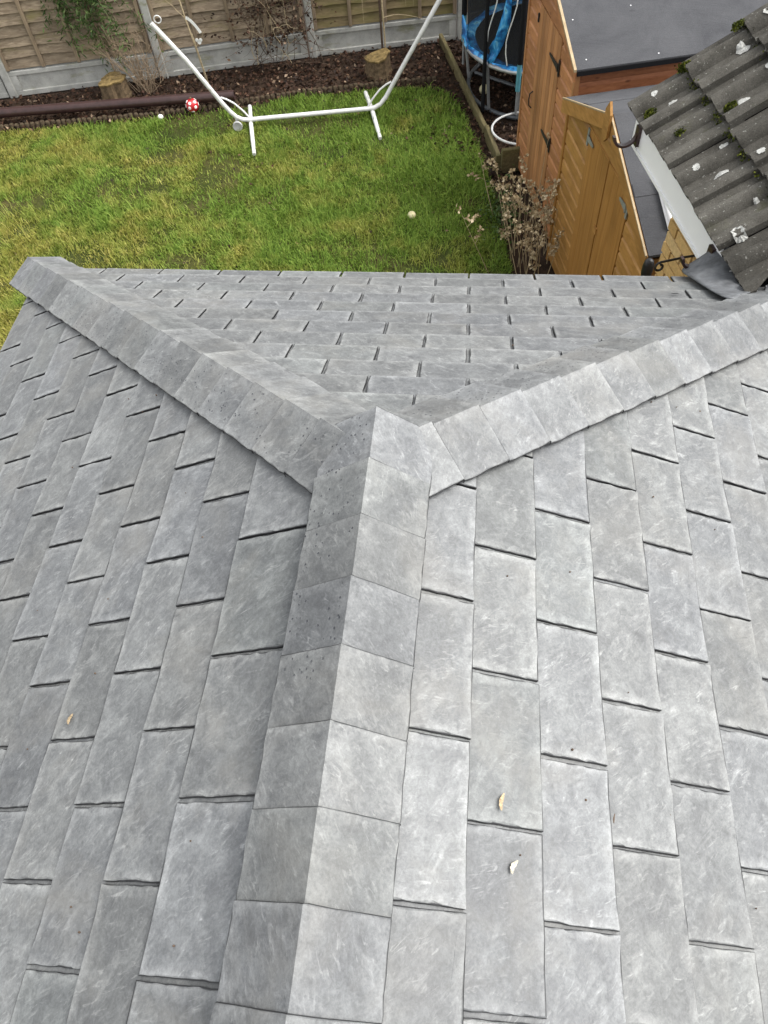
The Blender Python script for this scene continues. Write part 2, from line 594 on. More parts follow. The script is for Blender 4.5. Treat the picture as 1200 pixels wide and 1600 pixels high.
M['brick'] = mat_brick()
M['bark'] = mat_plain('stump_bark', (.12, .085, .05), .9, .15, .55, 26, bump=1.0)
M['stump_top'] = mat_plain('stump_cut_face', (.17, .12, .05), .9, .15, .7, 16, bump=.8)
M['red'] = mat_plain('red_glaze', (.45, .012, .018), .35, .5, .12)
M['white'] = mat_plain('white_glaze', (.8, .8, .76), .4, .45, .06)
M['apple'] = mat_plain('old_apple', (.55, .5, .3), .6, .3, .2, 30)
M['edging'] = mat_plain('log_edging', (.06, .045, .028), .9, .15, .4, 30)
M['tan'] = mat_plain('dry_leaf_scrap', (.34, .26, .16), .8, .2, .6, 220)
M['pale_scrap'] = mat_plain('pale_scrap', (.40, .37, .30), .8, .2, .45, 160)
M['hinge'] = mat_plain('galvanised_hinge', (.22, .235, .20), .6, .3, .25, 40)


def scatter_mesh(name, V, F, attr, mats, parent=None):
    """V (n,3), F list-array (m,k) ; attr per vertex"""
    me = bpy.data.meshes.new(name)
    n, m, k = len(V), len(F), F.shape[1]
    me.vertices.add(n); me.vertices.foreach_set('co', V.astype(np.float32).ravel())
    me.loops.add(m * k); me.loops.foreach_set('vertex_index', F.astype(np.int32).ravel())
    me.polygons.add(m)
    me.polygons.foreach_set('loop_start', np.arange(0, m * k, k, dtype=np.int32))
    me.update(calc_edges=True)
    a = me.attributes.new('rnd', 'FLOAT', 'POINT')
    a.data.foreach_set('value', attr.astype(np.float32))
    me.materials.append(mats)
    return link(name, me, parent)


def leaf_cloud(P, size, droop=.4, aspect=.45, up=.5):
    """one folded diamond (4 verts, 2 tris) per point; returns V,F,attr"""
    n = len(P)
    a = rng.uniform(0, 2 * np.pi, n); e = rng.uniform(-droop, up, n)
    d = np.stack([np.cos(a) * np.cos(e), np.sin(a) * np.cos(e), np.sin(e)], 1)
    r = rng.normal(size=(n, 3)); s = np.cross(d, r); s /= np.linalg.norm(s, axis=1)[:, None] + 1e-9
    nn = np.cross(d, s)
    L = (size * rng.uniform(.6, 1.3, n))[:, None]
    A = P; B = P + d * L; Mid = P + d * L * .5 + nn * L * .12
    V = np.stack([A, Mid + s * L * aspect * .5, B, Mid - s * L * aspect * .5], 1).reshape(-1, 3)
    i = np.arange(n) * 4
    F = np.concatenate([np.stack([i, i + 1, i + 2], 1), np.stack([i, i + 2, i + 3], 1)])
    return V, F, np.repeat(rng.uniform(0, 1, n), 4)


# ------------------------------------------------------------------ ground
mb = MB()
S = 220
mb.add([(-S, -S, -.03), (S, -S, -.03), (S, S, -.03), (-S, S, -.03)], [(0, 1, 2, 3)])
tag(mb.build('ground', M['soil']), kind='structure')

LAWN = [(-7.2, 6.95), (-6.51, 7.04), (-5.44, 7.20), (-4.49, 7.31), (-3.49, 7.43), (-2.67, 7.63), (-1.76, 7.88), (-1.15, 7.96), (-.53, 8.04),
        (-.16, 7.97), (.07, 7.63), (.27, 6.91), (.41, 6.31), (.50, 5.75), (.58, 5.24), (.65, 4.67), (.72, 3.6), (.75, 1.4), (-7.2, 1.4)]
mb = MB()
mb.add([(x, y, 0.0) for x, y in LAWN], [tuple(range(len(LAWN)))])
tag(mb.build('lawn', M['lawn']), kind='structure')
mb = MB()
BED = [g(-6.5, 6.0, -.012), g(4.6, 6.0, -.012), g(4.6, 9.3, -.012), g(-6.5, 9.3, -.012)]
mb.add(BED, [(0, 1, 2, 3)])
tag(mb.build('planting_bed', M['soil']), kind='structure')


def inside(poly, X, Y):
    r = np.zeros(len(X), bool)
    n = len(poly); j = n - 1
    for i in range(n):
        xi, yi = poly[i]; xj, yj = poly[j]
        c = ((yi > Y) != (yj > Y)) & (X < (xj - xi) * (Y - yi) / (yj - yi + 1e-12) + xi)
        r ^= c; j = i
    return r


def vnoise(X, Y, s, seed):
    r = np.random.default_rng(seed); T = r.random((64, 64))
    x, y = X * s, Y * s; i, j = np.floor(x).astype(int), np.floor(y).astype(int); fx, fy = x - i, y - j
    fx = fx * fx * (3 - 2 * fx); fy = fy * fy * (3 - 2 * fy)
    q = lambda a, b: T[a % 64, b % 64]
    return (q(i, j) * (1 - fx) + q(i + 1, j) * fx) * (1 - fy) + (q(i, j + 1) * (1 - fx) + q(i + 1, j + 1) * fx) * fy


def make_grass():
    N = 300000
    X = rng.uniform(-6.6, .75, N); Y = rng.uniform(3.2, 8.1, N)
    ok = inside(LAWN, X, Y)
    bare = vnoise(X, Y, 1.3, 1) * .55 + vnoise(X, Y, 4.5, 2) * .45
    ok &= rng.random(N) < np.clip((.80 - bare) * 3.6, .14, 1)
    X, Y = X[ok], Y[ok]; n = len(X)
    # tufts: blades pulled to tuft centres and leaning together
    lean = vnoise(X, Y, 3.0, 3) * 4 * np.pi + vnoise(X, Y, 9, 8) * np.pi
    az = np.where(rng.random(n) < .45, lean + rng.normal(0, .7, n), rng.uniform(0, 2 * np.pi, n))
    tall = .55 + .9 * vnoise(X, Y, 2.2, 4)
    L = rng.uniform(.03, .085, n) * tall
    w = rng.uniform(.002, .0048, n)
    L *= np.where(rng.random(n) < .05, 1.7, 1.0)
    tilt = np.clip(rng.normal(.75, .35, n), .05, 1.4)
    d = np.stack([np.cos(az), np.sin(az)], 1)
    sx = np.stack([-d[:, 1], d[:, 0]], 1)
    b = np.stack([X, Y, np.zeros(n)], 1)
    midh = L * .55
    m1 = np.concatenate([b[:, :2] + d * (midh * np.sin(tilt * .55))[:, None], (midh * np.cos(tilt * .55))[:, None]], 1)
    tip = np.concatenate([m1[:, :2] + d * ((L - midh) * np.sin(tilt * 1.35))[:, None], (m1[:, 2] + (L - midh) * np.cos(tilt * 1.35))[:, None]], 1)
    s3 = np.concatenate([sx * w[:, None], np.zeros((n, 1))], 1)
    V = np.stack([b - s3, b + s3, m1 + s3 * .8, m1 - s3 * .8, tip], 1).reshape(-1, 3)
    V[:, 2] = np.maximum(V[:, 2], -.002)
    i = np.arange(n) * 5
    F = np.concatenate([np.stack([i, i + 1, i + 2], 1), np.stack([i, i + 2, i + 3], 1), np.stack([i + 3, i + 2, i + 4], 1)])
    o = scatter_mesh('grass', V, F, np.repeat(rng.beta(1.2, 1.2, n), 5), M['grass'])
    tag(o, 'patchy green and yellowing winter grass of the lawn', 'grass', kind='stuff')


make_grass()


def make_litter():
    N = 34000
    X = rng.uniform(-6.4, 2.2, N); Y = rng.uniform(5.0, 9.6, N)
    u = X * UX + Y * UY; v = -X * UY + Y * UX
    fence = 9.02
    ok = (v < fence - .06) & ~inside([(x, y - .03) for x, y in LAWN], X, Y) & (v > 5.9)
    # a spill of leaves on the right-hand edge of the lawn
    ok |= (np.hypot((X - .16) / .42, (Y - 7.35) / .85) < 1) & (rng.random(N) < .5)
    X, Y = X[ok], Y[ok]
    P = np.stack([X, Y, rng.uniform(.0, .035, len(X))], 1)
    V, F, a = leaf_cloud(P, .05, .15, .6, .6)
    V[:, 2] = np.maximum(V[:, 2], .001)
    tag(scatter_mesh('leaf_litter', V, F, a, M['litter']), 'dark red-brown fallen leaves covering the planting bed', 'leaves', kind='stuff')
    N = 260
    X = rng.uniform(-6, .6, N); Y = rng.uniform(4.3, 8, N)
    ok = inside(LAWN, X, Y) & (rng.random(N) < .7)
    P = np.stack([X[ok], Y[ok], rng.uniform(.02, .04, ok.sum())], 1)
    V, F, a = leaf_cloud(P, .05, .1, .6, .3)
    tag(scatter_mesh('lawn_leaves', V, F, a, M['litter']), 'few brown leaves scattered over the lawn', 'leaves', kind='stuff')


make_litter()

# ------------------------------------------------------------------ the slated extension
ZR = 3.4
aR, aL = .4445, .4642
tE, YA = .5194, -.1007
NE = math.hypot(1, tE)
HKR, HKL = math.tan(aR) / tE, math.tan(aL) / tE       # hip run in plan (dy per dx)
Y_NEAR = -2.05
EAVE_END = 2.02
ext = empty('house_extension', (0, .0, 0), 'low extension with hipped grey slate roof filling the foreground', 'building')


def frame(origin, eu, ev):
    eu = Vector(eu).normalized(); ev = Vector(ev).normalized(); n = eu.cross(ev).normalized()
    m = Matrix.Identity(4)
    for i in range(3):
        m[i][0], m[i][1], m[i][2], m[i][3] = eu[i], ev[i], n[i], origin[i]
    return m


def clip(poly, a, b, c):
    """keep a*x+b*y<=c"""
    out = []
    n = len(poly)
    for i in range(n):
        p, q = poly[i], poly[(i + 1) % n]
        dp, dq = a * p[0] + b * p[1] - c, a * q[0] + b * q[1] - c
        if dp <= 0: out.append(p)
        if (dp < 0 < dq) or (dq < 0 < dp):
            t = dp / (dp - dq); out.append((p[0] + (q[0] - p[0]) * t, p[1] + (q[1] - p[1]) * t))
    return out


def area(p):
    return .5 * sum(p[i][0] * p[(i + 1) % len(p)][1] - p[(i + 1) % len(p)][0] * p[i][1] for i in range(len(p)))


def slate_mesh(poly, origin, tilt, head, t, step, rough):
    """poly in slope coords (a along the course, s down the slope). The slate is a tilted slab with a riven, ragged rim."""
    if area(poly) < 0: poly = poly[::-1]
    pts = []
    n = len(poly)
    for i in range(n):
        p, q = poly[i], poly[(i + 1) % n]
        L = math.hypot(q[0] - p[0], q[1] - p[1])
        k = max(1, int(L / (step if abs(q[0] - p[0]) < .3 * L else step * 2.6)))
        ex, ey = (q[0] - p[0]) / max(L, 1e-6), (q[1] - p[1]) / max(L, 1e-6)
        for j in range(k):
            f = (j + (random.uniform(-.25, .25) if j else 0)) / k
            jt = random.uniform(-1, .3) * rough if j else 0
            pts.append((p[0] + (q[0] - p[0]) * f + ey * jt, p[1] + (q[1] - p[1]) * f - ex * jt))
    cx = sum(p[0] for p in pts) / len(pts); cy = sum(p[1] for p in pts) / len(pts)
    V = []; rim = []; cut = []
    ox, oy = origin
    m = len(pts)
    for lay in range(4):
        for (x, y) in pts:
            dx, dy = cx - x, cy - y; L = math.hypot(dx, dy) + 1e-6
            ins = (0, .0, random.uniform(.0008, .0085) if abs(x - cx) > .9 * (max(p_[0] for p_ in pts) - cx) else random.uniform(.0025, .0075), .03)[lay]
            ins = min(ins, L * .45)
            x2, y2 = x + dx / L * ins, y + dy / L * ins
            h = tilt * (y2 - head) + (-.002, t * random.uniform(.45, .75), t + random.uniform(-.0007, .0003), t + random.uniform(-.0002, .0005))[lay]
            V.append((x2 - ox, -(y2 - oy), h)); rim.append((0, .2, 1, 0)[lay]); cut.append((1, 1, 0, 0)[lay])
    F = []
    for lay in range(3):
        for i in range(m):
            j = (i + 1) % m
            F.append((lay * m + i, lay * m + j, (lay + 1) * m + j, (lay + 1) * m + i))
    F.append(tuple(range(3 * m, 4 * m)))
    me = bpy.data.meshes.new('slate')
    me.from_pydata(V, [], F)
    a = me.attributes.new('rim', 'FLOAT', 'POINT'); a.data.foreach_set('value', rim)
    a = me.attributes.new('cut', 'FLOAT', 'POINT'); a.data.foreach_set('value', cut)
    bm = bmesh.new(); bm.from_mesh(me); bmesh.ops.recalc_face_normals(bm, faces=bm.faces)
    bm.to_mesh(me); bm.free()
    # top must look outwards
    if me.polygons[-1].normal.z < 0: me.flip_normals()
    me.materials.append(M['slate'])
    me.polygons.foreach_set('use_smooth', [False] * len(me.polygons))
    return me


def slope(name, label, mat4, e, s0, ncourse, w, j0, rng_a, clips, deckpoly, tilt, yaw=0.0, gap=.0062, t=.0085, step=.021, head_s=0.10, stag=0, jit=.002):
    """a roof plane: deck mesh + every slate as its child. mat4 takes (a, -s, n) to the world"""
    mb = MB()
    P = [mat4 @ Vector((a, -s, -.034)) for a, s in deckpoly]
    nrm = (mat4.to_3x3() @ Vector((0, 0, 1)))
    mb.prism(P, -nrm * .03)
    deck = mb.build(name, M['deck'], ext)
    deck['label'] = label
    Ls = 2 * e + .05
    mat4 = mat4 @ Matrix.Translation((0, 0, -.025))
    for k in range(ncourse):
        sb = s0 + k * e
        off = j0 + (0.5 * w if (k + stag) % 2 else 0)
        i0 = math.floor((rng_a[0] - off) / w) - 1; i1 = math.ceil((rng_a[1] - off) / w) + 1
        for i in range(i0, i1):
            a0, a1 = off + i * w + gap / 2, off + (i + 1) * w - gap / 2
            am = (a0 + a1) / 2
            ds = random.uniform(-jit, jit)
            da = random.uniform(-jit, jit) * .8
            rt = random.uniform(-.004, .004)
            head = sb - Ls
            y0, y1 = yaw * a0 + rt * w, yaw * a1
            poly = [(a0 + da, head + ds + y0), (a1 + da, head + ds + y1), (a1 + da, sb + ds + y1), (a0 + da, sb + ds + y0)]
            poly = clip(poly, 0, -1, -.045)
            for c in clips: poly = clip(poly, *c) if poly else poly
            poly = clip(poly, 1, 0, rng_a[1]) if poly else poly
            poly = clip(poly, -1, 0, -rng_a[0]) if poly else poly
            if not poly or abs(area(poly)) < .0012: continue
            ys = [p[1] for p in poly]
            if max(ys) < head_s: continue
            org = (am, sb - e / 2)
            me = slate_mesh(poly, org, tilt, head + ds + yaw * am, t * random.uniform(.92, 1.1), step, .0016)
            bas = mat4 @ Matrix.Translation((org[0], -org[1], 0.0)) @ Matrix.Rotation(random.uniform(-.004, .004), 4, 'X')
            link('slate', me, deck, bas)
    return deck


# right plane: a = y, s down towards +x
mR = frame((0, 0, ZR), (0, 1, 0), (-math.cos(aR), 0, math.sin(aR)))
mL = frame((0, 0, ZR), (0, -1, 0), (math.cos(aL), 0, math.sin(aL)))
mE = frame((0, YA, ZR), (-1, 0, 0), (0, -1 / NE, tE / NE))
HG = .012                                              # slates are cut just short of the hip line
kR = math.cos(aR) * HKR; kL = math.cos(aL) * HKL
sRmax, sLmax = 1.80 / math.cos(aR), 1.90 / math.cos(aL)
eR, eL, eE = .1644, .1599, .1475
# right: y <= YA + kR*s - HG
slope('roof_slope', 'right-hand roof slope facing the neighbouring roof', mR, eR, .2818, 11, .31, -.2505 - 0.5 * .31 * 0 + .0, (Y_NEAR, 1.62),
      [(1, -kR, YA - HG), (0, 1, sRmax)], [(Y_NEAR, 0.0), (YA, 0.0), (YA + kR * sRmax, sRmax), (Y_NEAR, sRmax)], .0098 / eR, .0073, stag=1)
# left: a = -y  ->  -a <= YA + kL*s - HG
slope('roof_slope', 'left-hand roof slope', mL, eL, .3668, 12, .31, .242, (-1.75, -Y_NEAR),
      [(-1, -kL, YA - HG), (0, 1, sLmax)], [(-YA, 0.0), (-Y_NEAR, 0.0), (-Y_NEAR, sLmax), (-YA - kL * sLmax, sLmax)], .0098 / eL, .0139, stag=0)
# end: a = -x ; hips at x = (y-YA)/HK = s/NE/HK
hr, hl = 1 / NE / HKR, 1 / NE / HKL
EY = .045
SL_, SR_ = EAVE_END / (1 - EY * hl), EAVE_END / (1 + EY * hr)
slope('roof_slope', 'far end slope of the roof above the lawn', mE, eE, .274 + .006, 13, .298, -.078 + .149 * 1 + .0, (-2.0, 2.0),
      [(-1, -hr, -HG), (1, -hl, -HG), (-EY, 1, EAVE_END)], [(0, 0), (hl * SL_, SL_), (-hr * SR_, SR_)], .0096 / eE, EY, gap=.0075, stag=0, step=.04)


def cap_mesh(L, W0, ang, t, tilt, lift, n=9):
    """folded ridge/hip cap along +y (0..L); wings of width W falling at ang; raised at y=0 by lift"""
    ca, sa = math.cos(ang), math.sin(ang)
    V = []; rim = []; cut = []
    for i in range(n):
        y = L * (i - 1) / (n - 2) if i > 1 else (0, .0035)[i]
        z0 = lift * (1 - y / L) - (.003 if i == 0 else 0)
        W = W0 - .010 * max(0.0, y / L - .72) / .28
        jl, jr = random.uniform(-.0022, .001), random.uniform(-.0022, .001)
        il, ir = random.uniform(.002, .006), random.uniform(.002, .006)
        yy = y
        e0 = 1.0 if i in (0,) else 0.0
        row = [(-(W + jl), -t), (-(W + jl), -t * .35), (-(W + jl - il), 0), (-W * .72, 0), (-W * .35, 0), (-.009, 0), (0, .0016), (.009, 0), (W * .35, 0), (W * .72, 0), (W + jr - ir, 0), (W + jr, -t * .35), (W + jr, -t)]
        for q, (x, h) in enumerate(row):
            s = abs(x)
            jy = 0
            if i <= 1: jy = random.uniform(0, .0022)
            V.append(((x * ca) - (h * sa if x < 0 else -h * sa) * (0 if q == 6 else 1), yy + jy, -s * sa + h * ca + z0 + t))
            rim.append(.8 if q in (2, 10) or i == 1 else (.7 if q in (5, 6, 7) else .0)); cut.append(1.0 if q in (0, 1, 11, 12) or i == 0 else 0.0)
    k = 13
    F = []
    for i in range(n - 1):
        for j in range(k - 1):
            F.append((i * k + j, i * k + j + 1, (i + 1) * k + j + 1, (i + 1) * k + j))
    # thickness at both ends
    for e, r in ((0, 0), (n - 1, (n - 1) * k)):
        b = len(V)
        for j in range(k):
            x, y, z = V[r + j]
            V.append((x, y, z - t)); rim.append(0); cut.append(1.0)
        for j in range(k - 1):
            F.append((r + j, r + j + 1, b + j + 1, b + j))
    me = bpy.data.meshes.new('cap')
    me.from_pydata(V, [], F)
    a = me.attributes.new('rim', 'FLOAT', 'POINT'); a.data.foreach_set('value', rim)
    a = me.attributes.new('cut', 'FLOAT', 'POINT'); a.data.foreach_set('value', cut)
    bm = bmesh.new(); bm.from_mesh(me); bmesh.ops.recalc_face_normals(bm, faces=bm.faces); bm.to_mesh(me); bm.free()
    up = sum((p.normal.z * p.area for p in me.polygons))
    if up < 0: me.flip_normals()
    me.materials.append(M['cap'])
    me.polygons.foreach_set('use_smooth', [True] * len(me.polygons))
    me.set_sharp_from_angle(angle=R(14))
    return me


def caps(name, start, direction, count, L, W, ang, up, over=.055, lift=.009, reverse=False):
    """caps laid from start along direction; each next one laps over the last"""
    d = Vector(direction).normalized()
    for i in range(count):
        # the raised end sits at the beginning of the cap
        p = Vector(start) + d * (i * L)
        x = d.cross(Vector(up)).normalized(); zz = x.cross(d).normalized()
        m = Matrix.Identity(4)
        for k in range(3):
            m[k][0], m[k][1], m[k][2], m[k][3] = x[k], d[k], zz[k], p[k]
        m = m @ Matrix.Rotation(random.uniform(-.0018, .0018), 4, 'Z') @ Matrix.Translation((random.uniform(-.0008, .0008), 0, 0))
        link(name, cap_mesh(L + (over if i < count - 1 or name == 'ridge_cap' else 0), W, ang, .008, 0, lift + .001), ext, m)


# ridge: far end first, nearer caps lap over it (raised end is the far end of each cap, laid towards the camera)
CW = .170
rid_dir = Vector((-.027, -1, -.004))
caps('ridge_cap', (.0103, .010, ZR + .047), rid_dir, 14, .1511, CW, aR + .15, (0, 0, 1), over=.05, lift=.011)
# hips: from the eave corner upwards, the upper cap laps the lower one; raised end = lower end
for sx, hk, a in ((1, HKR, aR), (-1, HKL, aL)):
    d = Vector((-sx, -hk, math.tan(a)))
    top = Vector((0, YA + .035, ZR + .004)); yend = EAVE_END / NE + .05
    yend += .07 if sx < 0 else -.03
    n = 17
    run = yend / hk
    bot = Vector((sx * run, YA + run * hk, ZR - run * math.tan(a) + .032))
    Lh = (top - bot).length
    # fold: each wing lies on its own roof plane, a little steeper
    nr = Vector((sx * math.sin(a), 0, math.cos(a))); ne = Vector((0, tE / NE, 1 / NE))
    fold = math.acos(max(-1, min(1, nr.dot(ne)))) / 2
    upv = (nr + ne).normalized()
    caps('hip_cap', bot, d, n, Lh / n, .165, fold + .12, upv, over=.03, lift=.013)

# fascia, gutter board and walls under the slates
eyz = ZR - EAVE_END * tE / NE
yw = YA + EAVE_END / NE - .10
xl, xr = -1.78, 1.66
mb = MB()
zt = eyz - .075
mb.box(((xl + xr) / 2, yw + .03, zt), (1, 0, 0), (0, 1, 0), (0, 0, 1), xr - xl, .022, .16)
mb.box((xl - .03, (yw + Y_NEAR) / 2, zt), (1, 0, 0), (0, 1, 0), (0, 0, 1), .022, yw - Y_NEAR, .16)
mb.build('fascia', M['fascia'], ext)
mb = MB()
for (cx, cy, sx, sy) in (((xl + xr) / 2 + .05, yw - .1, xr - xl - .2, .2), (xl + .12, (yw + Y_NEAR) / 2 - .12, .2, yw - Y_NEAR - .2), (xr - .12, (yw + Y_NEAR) / 2 - .12, .2, yw - Y_NEAR - .2)):
    mb.box((cx, cy, (zt - .1) / 2), (1, 0, 0), (0, 1, 0), (0, 0, 1), sx, sy, zt - .1)
mb.build('wall', M['render'], ext)

# little scraps lying on the slates


def on_right(x, y, h=.03):
    return Vector((x, y, ZR - x * math.tan(aR) + h))


def on_left(x, y, h=.03):
    return Vector((x, y, ZR + x * math.tan(aL) + h))


def scrap(name, p, nrm, direction, L, w, mat, label, cat):
    mb = MB()
    nrm = Vector(nrm).normalized(); d = Vector(direction); d = (d - nrm * d.dot(nrm)).normalized(); s = nrm.cross(d)
    k = 11
    up = []; dn = []
    for i in range(k):
        f = i / (k - 1); ww = w * (math.sin(math.pi * min(1, f * .92 + .06)) ** .6) * random.uniform(.7, 1.15)
        c = p + d * (f - .5) * L + s * math.sin(f * 4) * w * .3
        up.append(c + s * ww / 2); dn.append(c - s * ww / 2)
    poly = up + dn[::-1]
    mb.prism(poly, nrm * .0012)
    tag(mb.build(name, mat), label, cat)


nRv = (math.sin(aR), 0, math.cos(aR)); nLv = (-math.sin(aL), 0, math.cos(aL))


# ------------------------------------------------------------------ garden fence
POSTS = [(-7.41, 7.62), (-5.54, 7.99), (-3.67, 8.38), (-1.81, 8.81), (.05, 9.16), (1.92, 9.55), (3.78, 9.94)]
fence = empty('garden_fence', (POSTS[0][0], POSTS[0][1], 0), 'weathered overlapping timber fence with concrete posts along the garden end', 'fence')
FA = math.atan2(POSTS[4][1] - POSTS[1][1], POSTS[4][0] - POSTS[1][0])
fu = Vector((math.cos(FA), math.sin(FA), 0)); fv = Vector((-math.sin(FA), math.cos(FA), 0))
for k, (x, y) in enumerate(POSTS):
    mb = MB()
    mb.box((x, y + .045, .97), Z3, fu, fv, 1.94, .10, .10, bev=.012)
    mb.build('post', M['concrete'], fence)
for k in range(len(POSTS) - 1):
    a = Vector((*POSTS[k], 0)); b = Vector((*POSTS[k + 1], 0))
    d = (b - a).normalized(); nn = Vector((-d.y, d.x, 0)); L = (b - a).length - .11
    c = (a + b) / 2 + nn * .05
    # gravel board: slab, raised border on the garden side
    mb = MB()
    mb.box(c + Z3 * .15, d, nn, Z3, L, .03, .30)
    for zz, hh in ((.272, .05), (.035, .06)):
        mb.box(c + Z3 * zz - nn * .027, d, nn, Z3, L, .026, hh, bev=.004)
    for s in (-1, 1):
        mb.box(c + d * s * (L / 2 - .045) + Z3 * .156 - nn * .0265, d, nn, Z3, .085, .025, .18)
    mb.build('gravel_board', M['concrete'], fence)
    mossy = k in (3, 4)
    wood = M['fence_mossy'] if mossy else M['fence_wood']
    # panel frame
    mb = MB()
    mb.box(c + Z3 * 1.05 + nn * .026, d, nn, Z3, L - .01, .006, 1.46)
    panel = mb.build('panel', M['batten'], fence)
    rows = 13; bh = .118
    for r in range(rows):
        z0 = .315 + r * bh
        n = 15
        ph = random.uniform(0, 6.28); am = random.uniform(.004, .012)
        V = []
        for i in range(n):
            f = i / (n - 1) - .5
            wz = am * math.sin(ph + f * random.uniform(7, 9)) + random.uniform(-.004, .004)
            if r == 0: wz = 0
            p = c + d * f * L
            # lower edge stands proud of the board below, upper edge tucked behind the next
            V += [p - nn * .024 + Z3 * (z0 + wz), p - nn * (.031) + Z3 * (z0 + wz + .006), p - nn * .002 + Z3 * (z0 + bh + .025), p - nn * .006 + Z3 * (z0 + wz)]
        F = []
        for i in range(n - 1):
            for q in (0, 1):
                F.append((i * 4 + q, i * 4 + q + 1, i * 4 + 5 + q, i * 4 + 4 + q))
            F.append((i * 4, i * 4 + 4, i * 4 + 7, i * 4 + 3))
        m2 = MB(); m2.add(V, F); m2.build('board', wood, panel)
    for q in range(5):
        f = -L / 2 + .025 + q * (L - .05) / 4
        mb = MB()
        mb.box(c + d * f - nn * .041 + Z3 * 1.05, Z3, d, nn, 1.47, .042, .022, bev=.004)
        if q == 0 or q == 4: mb.build('batten', M['batten'], panel)
        else: mb.build('batten', M['batten'], panel)
    mb = MB()
    mb.box(c + Z3 * 1.86, d, nn, Z3, L, .06, .03, bev=.004)
    mb.build('capping', M['batten'], panel)

# ------------------------------------------------------------------ log-roll lawn edging
edge = empty('lawn_edging', (-3.5, 7.5, 0), 'low dark log-roll edging between the lawn and leaf-covered bed', 'edging')
EP = [Vector((-6.5, 7.10, 0)), Vector((-5.45, 7.27, 0)), Vector((-3.5, 7.50, 0)), Vector((-1.77, 7.95, 0)), Vector((-.21, 8.18, 0))]
stake_mesh = []
for q in range(5):
    mb = MB(); h = random.uniform(.055, .08)
    mb.lathe((0, 0, -.02), [(.028, 0), (.028, h), (.022, h + .008)], 7)
    stake_mesh.append(mb.mesh('stake', M['edging'], True))
for i in range(len(EP) - 1):
    L = (EP[i + 1] - EP[i]).length; n = int(L / .062)
    for j in range(n):
        p = EP[i].lerp(EP[i + 1], (j + .5) / n)
        bas = Matrix.Translation(p) @ Matrix.Rotation(random.uniform(-.12, .12), 4, 'X') @ Matrix.Rotation(random.uniform(-.1, .1), 4, 'Y')
        link('stake', random.choice(stake_mesh), edge, bas)

# ------------------------------------------------------------------ brown pipe lying in front of the bed
p0, p1 = Vector((-6.3, 7.36, .065)), Vector((-2.60, 7.76, .065))
p0 = Vector((-6.3, 7.33, .125)); p1 = Vector((-2.60, 7.72, .125))
d = (p1 - p0).normalized()
mb = MB()
s = Vector((-d.y, d.x, 0)); n = 18
P = []
for k_, (pp, rr) in enumerate(((p0, .055), (p1, .055), (p1, .050), (p0, .050))):
    for k in range(n):
        an = 2 * math.pi * k / n
        P.append(pp + (s * math.cos(an) + Z3 * math.sin(an)) * rr)
F = []
for lay in range(4):
    for k in range(n):
        F.append((lay * n + k, lay * n + (k + 1) % n, ((lay + 1) % 4) * n + (k + 1) % n, ((lay + 1) % 4) * n + k))
mb.add(P, F)
tag(mb.build('drainpipe', M['brown_pvc'], smooth=True), 'long brown plastic drainpipe lying along the front of the bed', 'pipe')

# ------------------------------------------------------------------ spotted ball, pale ball, apple


def spotted_ball():
    c = Vector((-3.10, 7.585, .085))
    t = empty('spotted_ball', (c.x, c.y, 0), 'small red garden ball with white spots beside the brown pipe', 'ornament')
    r = .075
    mb = MB(); mb.lathe(c, [(.001, -r)] + [(r * math.sin(a), -r * math.cos(a)) for a in np.linspace(.2, math.pi - .2, 12)] + [(.001, r)], 20)
    mb.build('body', M['red'], t, True)
    for el, az in [(0.05, a) for a in (.3, 1.35, 2.4, 3.45, 4.5, 5.55)] + [(.75, a) for a in (.8, 2.1, 3.35, 4.6, 5.9)] + [(-.7, a) for a in (.8, 2.1, 3.4, 4.9)]:
        dd = Vector((math.cos(el) * math.cos(az), math.cos(el) * math.sin(az), math.sin(el)))
        mb = MB(); mb.lathe(c + dd * (r * .955), [(.019, 0), (.0185, .004), (.012, .0065)], 10, dd)
        mb.build('spot', M['white'], t)
    mb = MB(); mb.lathe(c + Z3 * (r - .004), [(.012, 0), (.014, .012), (.008, .026)], 8)
    mb.build('knob', M['bark'], t)


spotted_ball()
for nm, loc, r, lab, cat, mt in (('small_ball', (-3.47, 7.43, .035), .033, 'small pale ball lying on the lawn edge by the pipe', 'ball', M['white']),
                                 ('fallen_apple', (-.35, 5.53, .04), .043, 'single pale apple lying in the open lawn', 'apple', M['apple']),
                                 ('rotting_apple', (.36, 7.86, .06), .06, 'yellow-green apple under the trampoline frame', 'apple', M['apple'])):
    mb = MB()
    prof = [(.001, -r * .86)] + [(r * math.sin(a), -r * .92 * math.cos(a)) for a in np.linspace(.3, math.pi - .35, 9)] + [(r * .12, r * .74)]
    mb.lathe(loc, prof, 14)
    if 'apple' in nm: mb.tube([Vector(loc) + Z3 * r * .7, Vector(loc) + Vector((.004, .003, r * 1.15))], .003, 5)
    tag(mb.build(nm, mt, smooth=True), lab, cat)

# ------------------------------------------------------------------ tree stumps


